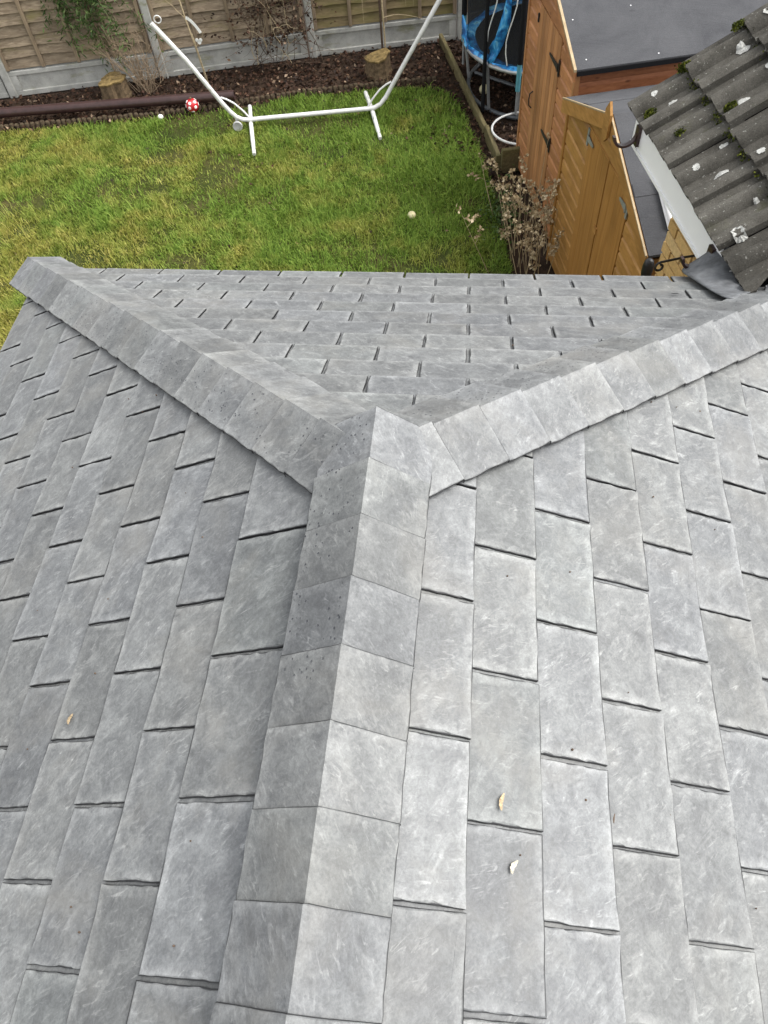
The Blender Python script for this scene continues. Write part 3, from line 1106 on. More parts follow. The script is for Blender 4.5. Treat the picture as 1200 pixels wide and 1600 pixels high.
def stump(loc, r, h, label, tilt):
    t = empty('tree_stump', loc, label, 'stump')
    n = 22; rad = [r * (1 + .12 * math.sin(3 * a + loc[0]) + .05 * math.sin(7 * a) + random.uniform(-.04, .04)) for a in np.linspace(0, 2 * math.pi, n, endpoint=False)]
    V = []
    for lay, (f, zz) in enumerate(((1.28, -.02), (1.08, h * .25), (1.0, h * .7), (.98, h - .01))):
        for k in range(n):
            a = 2 * math.pi * k / n
            V.append((loc[0] + rad[k] * f * math.cos(a), loc[1] + rad[k] * f * math.sin(a), loc[2] + zz + (tilt * math.cos(a) * r if lay == 3 else 0)))
    F = [(l * n + k, l * n + (k + 1) % n, (l + 1) * n + (k + 1) % n, (l + 1) * n + k) for l in range(3) for k in range(n)]
    mb = MB(); mb.add(V, F); mb.build('bark', M['bark'], t)
    V = []
    for f, zz in ((1.05, -.012), (1.06, .006), (.9, .016), (.45, .012), (.02, .02)):
        for k in range(n):
            a = 2 * math.pi * k / n
            V.append((loc[0] + rad[k] * f * math.cos(a), loc[1] + rad[k] * f * math.sin(a), loc[2] + h + zz + tilt * math.cos(a) * r * f))
    F = [(l * n + k, l * n + (k + 1) % n, (l + 1) * n + (k + 1) % n, (l + 1) * n + k) for l in range(4) for k in range(n)] + [tuple(range(4 * n, 5 * n))]
    mb = MB(); mb.add(V, F); mb.build('cut_face', M['stump_top'], t)


stump((-4.17, 7.98, 0), .155, .21, 'squat tree stump with mossy cut top near the twiggy bush', .12)
stump((-.93, 8.36, 0), .14, .22, 'tree stump with yellowish cut top behind the hammock stand', .2)

# ------------------------------------------------------------------ white hammock stand
ham = empty('hammock_stand', (-1.65, 7.3, 0), 'white tubular steel hammock stand without hammock on the lawn', 'hammock stand')
A = Vector((-2.374, 7.215, 0)); B = Vector((-.919, 7.414, 0)); hd = (B - A).normalized(); hn = Vector((-hd.y, hd.x, 0)); HL = (B - A).length
prof = [(-.752, 1.164), (-.50, .78), (-.2176, .275), (-.155, .18), (-.10, .115), (-.03, .078), (.06, .07), (HL - .06, .07), (HL + .03, .078), (HL + .10, .112), (HL + .165, .185), (HL + .225, .28), (HL + .50, .70), (HL + .798, 1.159)]
mb = MB(); mb.tube([A + hd * x + Z3 * (z + .035) for x, z in prof], .0245, 12); mb.build('frame_tube', M['white_steel'], ham, True)
for q, (fa, fb) in enumerate((((-2.42, 7.64), (-2.19, 6.65)), ((-1.05, 7.90), (-.79, 6.93)))):
    fa = Vector((*fa, .028)); fb = Vector((*fb, .028)); m_ = (fa + fb) / 2 + Z3 * .045
    mb = MB(); mb.tube([fa, fa.lerp(m_, .5), m_, fb.lerp(m_, .5), fb], [.024, .0245, .0245, .0245, .021], 10)
    mb.build('foot', M['white_steel'], ham, True)
    x0 = (.05 if q == 0 else HL - .05); sg = -1 if q == 0 else 1
    mb = MB()
    mb.tube([A + hd * (x0 + sg * t_) + hn * .05 * math.sin(t_ * 7) + Z3 * zz for t_, zz in ((-.02, .10), (.06, .2), (.15, .285), (.23, .335), (.285, .36))], .0105, 7)
    mb.build('brace', M['white_steel'], ham, True)
    tipx, tz = (prof[0] if q == 0 else prof[-1])
    c = A + hd * (tipx - sg * .075) + Z3 * (tz + .065)
    mb = MB(); mb.tube([c + hd * .036 * math.cos(a) + Z3 * .036 * math.sin(a) for a in np.linspace(-1.9, 4.1, 14)], .006, 6)
    mb.build('hook', M['white_steel'], ham, True)
wc = A + hd * -.10 + Z3 * .068 - hn * .05
mb = MB(); mb.lathe(wc - hn * .015, [(.040, .004), (.05, .0), (.056, .004), (.056, .024), (.05, .028), (.040, .024), (.032, .012)], 20, hn); wh = mb.build('wheel', M['wheel'], ham, True)
mb = MB(); mb.box(wc + Z3 * .02 + hn * .03, hd, hn, Z3, .03, .006, .11); mb.build('wheel_bracket', M['wheel'], ham)

# ------------------------------------------------------------------ raised-bed timbers
bedf = empty('bed_timbers', g(1.9, 6.2), 'mossy timber boards edging the bed beside the reddish shed', 'timber')
for (a, b, hh) in ((Vector((-.20, 9.10, 0)), Vector((.385, 6.99, 0)), .115), (Vector((.39, 6.96, 0)), Vector((.53, 6.36, 0)), .15)):
    d = (b - a).normalized(); n_ = Vector((-d.y, d.x, 0))
    mb = MB(); mb.box((a + b) / 2 + Z3 * hh / 2, d, n_, Z3, (b - a).length, .045, hh, bev=.006); mb.build('board', M['sleeper'], bedf)
mb = MB(); mb.box(Vector((.665, 6.335, .13)), U3, V3, Z3, .24, .05, .26, bev=.006); mb.build('end_board', M['sleeper'], bedf)
mb = MB(); mb.box(Vector((.515, 6.335, .09)), V3, U3, Z3, .045, .05, .20, bev=.006); mb.build('peg', M['sleeper'], bedf)

# ------------------------------------------------------------------ trampoline
tc_ = Vector((.97, 8.06, 0)); RB, RT, HT = .80, .86, .55
tr = empty('trampoline', tc_, 'small enclosed trampoline with black net and blue padding behind the shed', 'trampoline')


def circ(r, z, n=40, a0=0, a1=2 * math.pi):
    return [tc_ + Vector((r * math.cos(a), r * math.sin(a), z)) for a in np.linspace(a0, a1, n)]


mb = MB(); mb.tube(circ(RB, .03, 48), .024, 9, cap=False); mb.build('base_ring', M['grey_steel'], tr, True)
mb = MB(); mb.tube(circ(RT, HT, 48), .022, 9, cap=False); mb.build('top_ring', M['silver_steel'], tr, True)
mb = MB(); mb.tube([tc_ + Vector((-.72, .22, .04)), tc_ + Vector((.5, -.6, .04))], .02, 8); mb.build('base_bar', M['grey_steel'], tr, True)
for a in (3.02, 3.95, 4.42, 1.9, .9, 5.5):
    dv = Vector((math.cos(a), math.sin(a), 0))
    mb = MB(); mb.tube([tc_ + dv * RB + Z3 * .03, tc_ + dv * RT + Z3 * HT], .017, 8); mb.build('leg', M['silver_steel'], tr, True)
for a in (2.86, 3.95, 4.42, 1.9, .9, 5.5):
    dv = Vector((math.cos(a), math.sin(a), 0))
    dark = a == 3.95
    mb = MB(); mb.tube([tc_ + dv * (RT + .045) + Z3 * (HT - (.5 if dark else -.12)), tc_ + dv * (RT + .045) + Z3 * 1.95], .03 if not dark else .021, 10)
    mb.build('net_pole', M['black_foam'], tr, True)
    if not dark:
        mb = MB(); mb.tube([tc_ + dv * (RT + .045) + Z3 * (HT - .16), tc_ + dv * (RT + .045) + Z3 * (HT + .13)], .026, 10); mb.build('pole_sleeve', M['teal'], tr, True)
        mb = MB(); mb.tube([tc_ + dv * (RT + .045) + Z3 * (HT - .42), tc_ + dv * (RT + .045) + Z3 * (HT - .16)], .014, 8); mb.build('pole_foot', M['silver_steel'], tr, True)
mb = MB(); n = 48
P = []
for i in range(n):
    a = 2 * math.pi * i / n
    for rr, zz in ((RT + .012, HT + .010), (RT - .03, HT + .035), (RT - .10, HT + .03), (RT - .12, HT + .01)):
        w_ = .012 * math.sin(a * 9 + rr * 30)
        P.append(tc_ + Vector((rr * math.cos(a), rr * math.sin(a), zz + w_)))
mb.add(P, [(i * 4 + q, i * 4 + q + 1, ((i + 1) % n) * 4 + q + 1, ((i + 1) % n) * 4 + q) for i in range(n) for q in range(3)])
mb.build('edge_pad', M['blue'], tr, True)
mb = MB(); mb.lathe(tc_, [(RT - .11, HT - .005), (RT - .11, HT + .004)], 40); mb.build('mat', M['black_foam'], tr)
mb = MB(); n = 56; P = []
for i in range(n):
    a = 2 * math.pi * i / n
    for zz in (HT + .03, HT + .5, HT + .95, 1.93):
        rr = RT - .03 + .012 * math.sin(a * 11 + zz * 3)
        P.append(tc_ + Vector((rr * math.cos(a), rr * math.sin(a), zz)))
mb.add(P, [(i * 4 + q, i * 4 + q + 1, ((i + 1) % n) * 4 + q + 1, ((i + 1) % n) * 4 + q) for i in range(n) for q in range(3)])
mb.build('net', M['net'], tr, True)
# printed fabric panels hanging on the net
for a0, a1, zs in ((3.98, 4.26, ((.57, .74), (.62, .86), (.80, 1.2), (1.05, 1.9))), (3.05, 3.5, ((.56, .72), (.57, .80), (.56, .72), (.56, .65)))):
    mb = MB(); n = 10; P = []
    for i in range(n):
        f = i / (n - 1); a = a0 + (a1 - a0) * f
        k = min(2, int(f * 3)); ff = f * 3 - k
        z0_ = zs[k][0] * (1 - ff) + zs[k + 1][0] * ff; z1_ = zs[k][1] * (1 - ff) + zs[k + 1][1] * ff
        for q in range(5):
            zz = z0_ + (z1_ - z0_) * q / 4
            rr = RT + .012 + .02 * math.sin(7 * f + q * 1.7)
            P.append(tc_ + Vector((rr * math.cos(a), rr * math.sin(a), zz)))
    mb.add(P, [(i * 5 + q, i * 5 + q + 1, (i + 1) * 5 + q + 1, (i + 1) * 5 + q) for i in range(n - 1) for q in range(4)])
    o = mb.build('fabric_panel', M['blue'], tr, True)
    sol = o.modifiers.new('thickness', 'SOLIDIFY'); sol.thickness = .006
for a, z0_, z1_ in ((4.02, .8, 1.9), (4.28, .62, 1.9)):
    mb = MB(); mb.tube([tc_ + Vector(((RT + .03 + .015 * math.sin(zz * 9)) * math.cos(a + .05 * math.sin(zz * 6)), (RT + .03) * math.sin(a + .05 * math.sin(zz * 6)), zz)) for zz in np.linspace(z0_, z1_, 12)], .006, 6)
    mb.build('cord', M['white'], tr, True)

# white hoop on the ground
hc = Vector((.815, 6.86, .165))
mb = MB(); mb.tube([hc + Vector((.368 * math.cos(a), .368 * math.sin(a), -.03 * math.sin(a))) for a in np.linspace(0, 2 * math.pi, 49)], .012, 8, cap=False)
tag(mb.build('hoop', M['white_steel'], smooth=True), 'white plastic hoop lying on leaves at the foot of the reddish shed', 'hoop')

# ------------------------------------------------------------------ sheds


def gable_boards(parent, u, v0, v1, he, slope_, vm, door, bh, mat, zbase=.04):
    """horizontal shiplap boards on the gable at u (facing -u), left out where the door is"""
    top = he + slope_ * (vm - v0)
    z = zbase
    while z < top - .03:
        z1 = min(z + bh, top)
        # width of the gable at the middle of this board
        def lim(zz):
            if zz <= he: return v0, v1
            q = (zz - he) / slope_
            return v0 + q, v1 - q
        a0, a1 = lim(z); b0, b1 = lim(z1)
        if b1 - b0 < .02: break
        spans = [(a0, a1, b0, b1)]
        if z1 <= door[2] + .01:
            spans = [(a0, door[0], b0, door[0]), (door[1], a1, door[1], b1)]
        elif z < door[2]:
            z = door[2]; continue
        for s0, s1, t0, t1 in spans:
            if s1 - s0 < .01: continue
            th0, th1 = .024, .008
            P = [g(u - th0, s0, z + .006), g(u - th0, s1, z + .006), g(u - th0, t1 if t1 < s1 else s1, z + (z1 - z) * .80), g(u - th0, t0 if t0 > s0 else s0, z + (z1 - z) * .80),
                 g(u - th1, t1, z1), g(u - th1, t0, z1)]
            Q = [g(u, s0, z + .006), g(u, s1, z + .006), g(u, t1, z1), g(u, t0, z1)]
            mb = MB()
            mb.add(P + Q, [(0, 1, 2, 3), (3, 2, 4, 5), (0, 6, 7, 1), (0, 3, 5, 9, 6), (1, 7, 8, 4, 2), (5, 4, 8, 9)])
            mb.build('wall_board', mat, parent)
        z = z1


def tee_hinge(parent, u, v, z, sg, mat, L=.22):
    mb = MB()
    mb.box(g(u, v, z), Z3, V3, U3, .13, .028, .008)
    mb.prism([g(u - .004, v + sg * .012, z - .024), g(u - .004, v + sg * L, z - .009), g(u - .004, v + sg * L, z + .009), g(u - .004, v + sg * .012, z + .024)], U3 * -.006)
    mb.tube([g(u - .006, v + sg * .016, z - .03), g(u - .006, v + sg * .016, z + .03)], .008, 7)
    return mb.build('hinge', mat, parent)


# -- the reddish shed
s1 = empty('garden_shed', g(2.15, 5.4), 'tall reddish-brown timber shed with grey felt roof and black hinges', 'shed')
u, v0, v1, he, sl = 2.15, 4.70, 6.11, 1.70, .41
vm = (v0 + v1) / 2
dv0, dv1, dtop = 5.10, 5.77, 1.72
mb = MB()
mb.prism([g(u + .004, v0 + .01, 0), g(u + .004, v1 - .01, 0), g(u + .004, v1 - .01, he - .01), g(u + .004, vm, he + sl * (vm - v0) - .02), g(u + .004, v0 + .01, he - .01)], U3 * 2.1)
mb.build('frame', M['felt_dark'], s1)
gable_boards(s1, u, v0, v1, he, sl, vm, (dv0, dv1, dtop), .118, M['red_wood'])
z = .04
while z < he - .05:
    mb = MB()
    mb.prism([g(u, v0 - .012, z + .005), g(u, v0 - .012, z + .085), g(u, v0 - .004, z + .117), g(u, v0 + .009, z + .117), g(u, v0 + .009, z + .005)], U3 * 2.1)
    mb.build('wall_board', M['red_front'], s1)
    z += .118
for vv in (v0 - .012, v1):
    mb = MB(); mb.box(g(u - .012, vv, he / 2 - .005), Z3, V3, U3, he - .02, .035, .045, bev=.004); mb.build('corner_trim', M['red_door'], s1)
mb = MB(); mb.box(g(u - .006, (dv0 + dv1) / 2, (.06 + dtop) / 2), Z3, V3, U3, dtop - .06, dv1 - dv0 - .008, .012)
door = mb.build('door', M['felt_dark'], s1)
nb = 7; bw = (dv1 - dv0 - .01) / nb
for i in range(nb):
    mb = MB(); mb.box(g(u - .02, dv0 + .005 + bw * (i + .5), (.06 + dtop) / 2), Z3, V3, U3, dtop - .065, bw - .0025, .018, bev=.004)
    mb.build('door_board', M['red_door'], door)
for zz in (1.50, .83, .25):
    tee_hinge(door, u - .033, dv0 - .01, zz, 1, M['iron'], .26)
mb = MB(); mb.tube([g(u - .03, dv1 - .03, .98), g(u - .055, dv1 - .02, .955), g(u - .06, dv1 - .018, .90), g(u - .055, dv1 - .02, .845), g(u - .03, dv1 - .03, .82)], .006, 6); mb.build('handle', M['iron'], door, True)
mb = MB(); mb.box(g(u - .036, dv1 + .0, 1.60), Z3, V3, U3, .07, .02, .012); mb.build('bolt', M['iron'], door)
# roof
ap = he + sl * (vm - v0)
for sg, ve in ((-1, v0 - .06), (1, v1 + .06)):
    ze = he - sl * .06
    mb = MB()
    e0, e1 = g(u - .04, ve, ze + .012), g(u - .04, vm, ap + .012)
    q0, q1 = g(u - .04, ve, ze + .03), g(u - .04, vm, ap + .03)
    mb.prism([e0, e1, q1, q0], U3 * 2.3)
    rf = mb.build('roof', M['felt'], s1)
    mb = MB()   # felt turned down over the eave
    mb.box(g(u + 1.11, ve + sg * .004, ze + .002), U3, V3, Z3, 2.29, .012, .036); mb.build('felt_edge', M['felt_dark'], rf)
    if sg < 0:
        for uu, f in ((.05, .10), (.02, .55), (.62, .06), (1.15, .09), (.50, .62), (1.02, .70), (1.5, .5), (1.9, .3)):
            p = g(u + uu, ve + f * (vm - ve), ze + .03 + f * (ap - ze))
            mb = MB(); mb.lathe(p, [(.006, -.002), (.006, .0015), (.003, .003)], 8); mb.build('nail', M['nail'], rf)
    # barge board and its pale top edge
    mb = MB()
    b0, b1 = g(u - .058, ve, ze - .06), g(u - .058, vm, ap - .06)
    mb.prism([b0, b1, g(u - .058, vm, ap + .012), g(u - .058, ve, ze + .012)], U3 * .018)
    mb.build('barge_board', M['red_wood'], s1)
    mb = MB()
    mb.prism([g(u - .062, ve, ze + .013), g(u - .062, vm, ap + .013), g(u - .062, vm, ap + .034), g(u - .062, ve, ze + .034)], U3 * .021)
    mb.build('edge_strip', M['pale_trim'], s1)

# -- the golden shed
s2 = empty('garden_shed', g(2.055, 3.6), 'low golden-brown timber store with double doors and finial under the neighbouring eave', 'shed')
u, v0, v1 = 2.08, 2.68, 4.54
vm, ap, ve0, ve1, ze, sl = 3.61, 1.90, 2.624, 4.596, 1.50, .40 / .986
he = ap - .03 - sl * (vm - v0)
door = (3.12, 4.02, 1.60)
mb = MB()
mb.prism([g(u + .004, v0 + .01, 0), g(u + .004, v1 - .01, 0), g(u + .004, v1 - .01, he - .01), g(u + .004, vm, ap - .05), g(u + .004, v0 + .01, he - .01)], U3 * 1.15)
mb.build('frame', M['felt_dark'], s2)
gable_boards(s2, u, v0, v1, he, sl, vm, door, .128, M['gold_wood'])
z = .04
while z < he - .05:
    mb = MB()
    mb.prism([g(u, v0 - .012, z + .005), g(u, v0 - .012, z + .09), g(u, v0 - .004, z + .127), g(u, v0 + .009, z + .127), g(u, v0 + .009, z + .005)], U3 * 1.15)
    mb.build('wall_board', M['gold_wood'], s2)
    z += .128
for vv in (v0 - .005, v1 + .005):
    mb = MB(); mb.box(g(u - .012, vv, he / 2 - .01), Z3, V3, U3, he - .03, .04, .045, bev=.004); mb.build('corner_trim', M['gold_door'], s2)
for a, b, hv, hs in ((door[0] + .004, 3.562, door[0] - .006, 1), (3.578, door[1] - .004, door[1] + .006, -1)):
    mb = MB(); mb.box(g(u - .006, (a + b) / 2, (.06 + door[2]) / 2), Z3, V3, U3, door[2] - .06, b - a, .012)
    dr = mb.build('door', M['gold_door'], s2)
    nb = 4; bw = (b - a) / nb
    for i in range(nb):
        mb = MB(); mb.box(g(u - .021, a + bw * (i + .5), (.06 + door[2]) / 2), Z3, V3, U3, door[2] - .065, bw - .0012, .018, bev=.0015)
        mb.build('door_board', M['gold_door'], dr)
    tee_hinge(dr, u - .034, hv, 1.53, hs, M['hinge'], .14)
    mb = MB(); mb.box(g(u - .016, (a + b) / 2, door[2] + .006), V3, U3, Z3, b - a, .03, .008); mb.build('top_trim', M['gold_wood'], dr)
mb = MB(); mb.box(g(u - .034, 3.575, 1.04), Z3, V3, U3, .05, .06, .012); mb.build('turn_button', M['gold_wood'], s2)
for sg, ve in ((-1, ve0), (1, ve1)):
    mb = MB()
    mb.prism([g(u - .05, ve, ze + .012), g(u - .05, vm, ap + .012), g(u - .05, vm, ap + .03), g(u - .05, ve, ze + .03)], U3 * 1.3)
    rf = mb.build('roof', M['felt'], s2)
    for f in (.42,):
        mb = MB()
        c0 = g(u - .045, ve + f * (vm - ve), ze + .031 + f * (ap - ze)); sv = (g(0, vm, ap) - g(0, ve, ze)).normalized()
        mb.box(c0 + U3 * .64 + sv * .03, U3, sv, U3.cross(sv), 1.28, .10, .006); mb.build('felt_lap', M['felt'], rf)
    mb = MB()
    hgt = .085
    mb.prism([g(u - .07, ve, ze - hgt), g(u - .07, vm, ap - hgt), g(u - .07, vm, ap + .022), g(u - .07, ve, ze + .022)], U3 * .019)
    mb.build('barge_board', M['gold_wood'], s2)
    mb = MB()
    mb.prism([g(u - .073, ve, ze + .0225), g(u - .073, vm, ap + .0225), g(u - .073, vm, ap + .034), g(u - .073, ve, ze + .034)], U3 * .012)
    mb.build('edge_strip', M['pale_trim'], s2)
mb = MB()
fp = [(0, -.15), (.05, -.10), (.05, .06), (0, .13), (-.05, .06), (-.05, -.10)]
mb.prism([g(u - .092, vm + a, ap + b - .01) for a, b in fp], U3 * .018)
mb.build('finial', M['gold_wood'], s2)

# white plastic tray lying on the felt of the golden shed
sv = (g(0, vm, ap) - g(0, ve0, ze)).normalized(); sn = U3.cross(sv).normalized()
tp = g(2.19, 2.77, ze + .033 + (2.77 - ve0) * sl)
tray = empty('plastic_tray', tp, 'white ribbed plastic tray lying on grey felt under the white fascia', 'tray')
mb = MB()
n = 9
for (uu, w_, L_, h_) in ((.0, .42, .42, .05),):
    mb.box(tp + U3 * w_ / 2 + sv * L_ / 2 + sn * .012, sv, U3, sn, L_, w_, .02, bev=.006)
mb.build('base', M['fascia'], tray)
for (uu, l0, l1, r_) in ((.02, 0.0, .40, .018), (.065, .03, .36, .016), (.11, .02, .2, .026), (.16, .04, .23, .03), (.24, .03, .22, .03), (.33, .03, .2, .03)):
    mb = MB()
    mb.tube([tp + U3 * uu + sv * (l0 + .0) + sn * .015, tp + U3 * uu + sv * (l0 + .025) + sn * (.02 + r_), tp + U3 * uu + sv * (l1 - .03) + sn * (.02 + r_), tp + U3 * uu + sv * l1 + sn * .015], [r_ * .7, r_, r_, r_ * .7], 10)
    mb.build('rib', M['fascia'], tray, True)

# black drain pipe with hopper beside the golden shed
mb = MB()
pp = g(2.0, 2.54, 0)
mb.lathe(pp, [(.034, 0), (.030, 1.44), (.036, 1.47), (.036, 1.53), (.028, 1.56), (.012, 1.575)], 14)
tag(mb.build('black_standpipe', M['black'], smooth=True), 'black plastic standpipe in the gap between golden store and brick wall', 'pipe')

# ------------------------------------------------------------------ neighbouring building
PT = R(34.5)
nu, nz = 1.62, 2.63
nb_ = empty('brick_outbuilding', g(2.9, 1.4), 'buff brick building with mossy ribbed concrete tile roof at right', 'building')
VF = 2.475
td = (U3 * math.cos(PT) + Z3 * math.sin(PT)).normalized()
tn = (-U3 * math.sin(PT) + Z3 * math.cos(PT)).normalized()
HIPN = Vector((HKR, -1, 0)).normalized()              # side of the right hip where the extension stands
HIPP = Vector((0, YA + .155, 0))


def cut_hip(me, off=0.0):
    bm = bmesh.new(); bm.from_mesh(me)
    bmesh.ops.bisect_plane(bm, geom=bm.verts[:] + bm.edges[:] + bm.faces[:], plane_co=HIPP + HIPN * off, plane_no=HIPN, clear_outer=True)
    bm.to_mesh(me); ok = len(bm.faces) > 0; bm.free()
    return ok


def tile_profile(p):
    f2 = p % 1.0 if p < 1 else 1.0
    p = p * 2 % 1.0 if p < 1 else 1.0
    if p < .42: return 0.0
    q = (p - .42) / .58
    return .050 * math.sin(math.pi * q * (.80 if f2 >= .5 else 1.0)) ** .75


TG, TW, TT = .288, .302, .014
mb = MB()
mb.prism([g(nu + .05, -.2, nz - .02), g(nu + .05, VF - .03, nz - .02), g(nu + .05 + 2.6 * math.cos(PT), VF - .03, nz - .02 + 2.6 * math.sin(PT)), g(nu + .05 + 2.6 * math.cos(PT), -.2, nz - .02 + 2.6 * math.sin(PT))], tn * -.03)
me = mb.mesh('tile_deck', M['felt_dark']); cut_hip(me, -.03)
tdeck = link('tile_roof', me, nb_)
ROWS, COLS = 7, 8
for r in range(ROWS):
    for c_ in range(COLS):
        vb = VF - (c_ + 1) * TW + random.uniform(-.003, .003)
        n = 33
        V = []
        L0 = r * TG + random.uniform(-.006, .006); L1 = (r + 1) * TG + .07
        sk = random.uniform(-.004, .004)
        for jj, (ll, lift) in enumerate(((L0, .042), ((L0 + L1) / 2, .021), (L1, 0.0))):
            for i in range(n):
                f = i / (n - 1)
                ww = f * (TW - .004)
                h = tile_profile(f) + lift + (random.uniform(-.0012, .0012))
                chip = random.uniform(0, .006) if jj == 0 else 0
                base = g(nu, vb + TW - ww + sk * jj, nz) + td * (ll + chip)
                # the side lap sits on the next tile
                V.append(base + tn * (h + 0))
        for i in range(n):
            f = i / (n - 1)
            base = g(nu, vb + TW - f * (TW - .004), nz) + td * (L0 + .002)
            V.append(base + tn * (tile_profile(f) + .042 - TT - .008))
        F = []
        for jj in range(2):
            for i in range(n - 1):
                F.append((jj * n + i, jj * n + i + 1, (jj + 1) * n + i + 1, (jj + 1) * n + i))
        for i in range(n - 1):
            F.append((i, 3 * n + i, 3 * n + i + 1, i + 1))
        b = len(V)                       # side faces on the verge
        for i_, sgn in ((0, 1), (n - 1, -1)):
            q0, q1 = V[i_], V[2 * n + i_]
            bb = len(V)
            V += [q0 - tn * .035, q1 - tn * .035]
            F.append((i_, 2 * n + i_, bb + 1, bb))
        mb = MB(); mb.add(V, F)
        me = mb.mesh('roof_tile', M['tile'], True)
        if not cut_hip(me): continue
        link('tile', me, tdeck)
# verge strip under the far edge
mb = MB()
mb.prism([g(nu + .02, VF - .02, nz - .012), g(nu + .02, VF - .02, nz + .008), g(nu + .02, VF + .006, nz + .008), g(nu + .02, VF + .006, nz - .012)], td * 2.0)
mb.build('verge_strip', M['lead'], nb_)


def roof_pt(l, v, h=.03):
    return g(nu, v, nz) + td * l + tn * h


def ok_hip(p, m_=.02):
    return (p - HIPP).dot(HIPN) < -m_


# moss clumps in the laps (uncountable)
P = []
for r in range(1, 6):
    for q in range(900):
        v = VF - random.random() ** 1.3 * 1.7
        if vnoise(np.array([v + 5]), np.array([r * 3.3]), 5.0, 9)[0] < .36: continue
        p = roof_pt(r * TG + random.gauss(-.010, .010), v, random.uniform(.012, .05))
        if ok_hip(p): P.append(p)
cl = [(.62, 2.13), (.34, 1.98), (.93, 1.80), (.06, 2.28), (.12, 2.05), (.60, 2.36), (.86, 2.15), (.45, 1.62), (.62, 1.85), (.9, 1.5), (.29, 2.42), (.31, 2.37), (.56, 2.43), (.05, 2.25)]
for l, v in cl:
    for q in range(260):
        rr_ = random.random() ** .5 * .026; an_ = random.uniform(0, 6.28)
        P.append(roof_pt(l + rr_ * math.cos(an_) * 1.2, v + rr_ * math.sin(an_), .045 + .022 * math.sqrt(max(0, 1 - (rr_ / .027) ** 2)) * random.uniform(.7, 1)))
P = np.array([tuple(p) for p in P])
V, F, a = leaf_cloud(P, .010, 1.2, .95, 1.4)
o = scatter_mesh('moss', V, F, a, M['moss'], nb_); o['kind'] = 'stuff'
# lichen patches
for l, v, r_ in ((.17, 2.28, .024), (.40, 1.985, .034), (.12, 2.36, .018), (.52, 2.31, .036), (.24, 1.83, .022), (.10, 1.75, .018), (.17, 1.66, .042), (.33, 1.60, .020), (.70, 2.36, .045), (.50, 1.74, .014), (.64, 1.71, .045), (.45, 1.42, .026), (.10, 1.28, .030), (.78, 2.0, .03), (.3, 1.3, .022), (.04, 2.12, .014), (.66, 1.36, .03), (.55, 2.06, .018), (.86, 1.85, .03), (.22, 1.42, .012)):
    n = 20; P = []; r_ *= .78
    for k in range(n):
        a = 2 * math.pi * k / n; rr = r_ * random.uniform(.74, 1.12)
        cs = math.floor(l / TG) * TG
        ll, vv = min(max(l + rr * math.cos(a) * 1.2, cs + .012), cs + TG - .012), v + rr * math.sin(a)
        f = ((VF - vv) / TW) % 1.0
        P.append(roof_pt(ll, vv, 0) + tn * (tile_profile(f) + .042 * (1 - (ll % TG) / TG * .80) + .003))
    cc = sum(P, Vector()) / n + tn * .002
    if not ok_hip(cc, .05): continue
    mb = MB(); mb.add(P + [cc], [(k, (k + 1) % n, n) for k in range(n)])
    mb.build('lichen_patch', M['lichen'], nb_)

# wall and bricks
wu, wv1 = 1.88, 2.23
mb = MB()
mb.prism([g(wu + .012, 1.0, 0), g(wu + .012, wv1 - .012, 0), g(wu + .012, wv1 - .012, 2.50), g(wu + .012, 1.0, 2.50)], U3 * 2.4)
me = mb.mesh('wall', M['mortar']); cut_hip(me, -.02)
wall = link('wall', me, nb_)
bm_cache = {}


def brick(vc, zc, L, end=False):
    mb = MB()
    if not end: mb.box(g(wu + .05, vc, zc), V3, U3, Z3, L, .10, .065, bev=.003)
    else: mb.box(g(wu + vc, wv1 - .05, zc), U3, V3, Z3, L, .10, .065, bev=.003)
    return mb.mesh('brick', M['brick'])


z = 2.455; row = 0
while z > .35:
    v = wv1 - (.1075 if row % 2 else 0.0)
    if row % 2: 
        me = brick(wv1 - .05, z, .10); link('brick', me, wall)
    while v > 1.05:
        L = min(.215, v - 1.0)
        if ok_hip(g(wu, v - L / 2, z), .08):
            link('brick', brick(v - L / 2 - .005, z, L - .01), wall)
        v -= .225
    z -= .075; row += 1
# fascia board and soffit
mb = MB()
mb.prism([g(nu + .020, 1.30, 2.478), g(nu + .020, 2.42, 2.478), g(nu + .020, 2.42, 2.625), g(nu + .020, 1.30, 2.625)], U3 * .018)
mb.prism([g(nu + .013, 1.30, 2.475), g(nu + .013, 2.425, 2.475), g(nu + .013, 2.425, 2.492), g(nu + .013, 1.30, 2.492)], U3 * .006)
fs = mb.mesh('fascia', M['fascia']); link('fascia', fs, nb_)
mb = MB()
mb.prism([g(nu + .039, 1.30, 2.49), g(nu + .039, 2.42, 2.49), g(wu + .01, 2.42, 2.49), g(wu + .01, 1.30, 2.49)], Z3 * .012)
mb.build('soffit', M['fascia'], nb_)
# rounded white end of the fascia by the flashing
mb = MB()
mb.prism([g(nu + .02, 1.30, 2.46), g(nu + .02, 1.26, 2.475), g(nu + .02, 1.225, 2.51), g(nu + .02, 1.21, 2.56), g(nu + .02, 1.215, 2.60), g(nu + .02, 1.30, 2.60)], U3 * .03)
mb.build('fascia_end', M['fascia'], nb_)
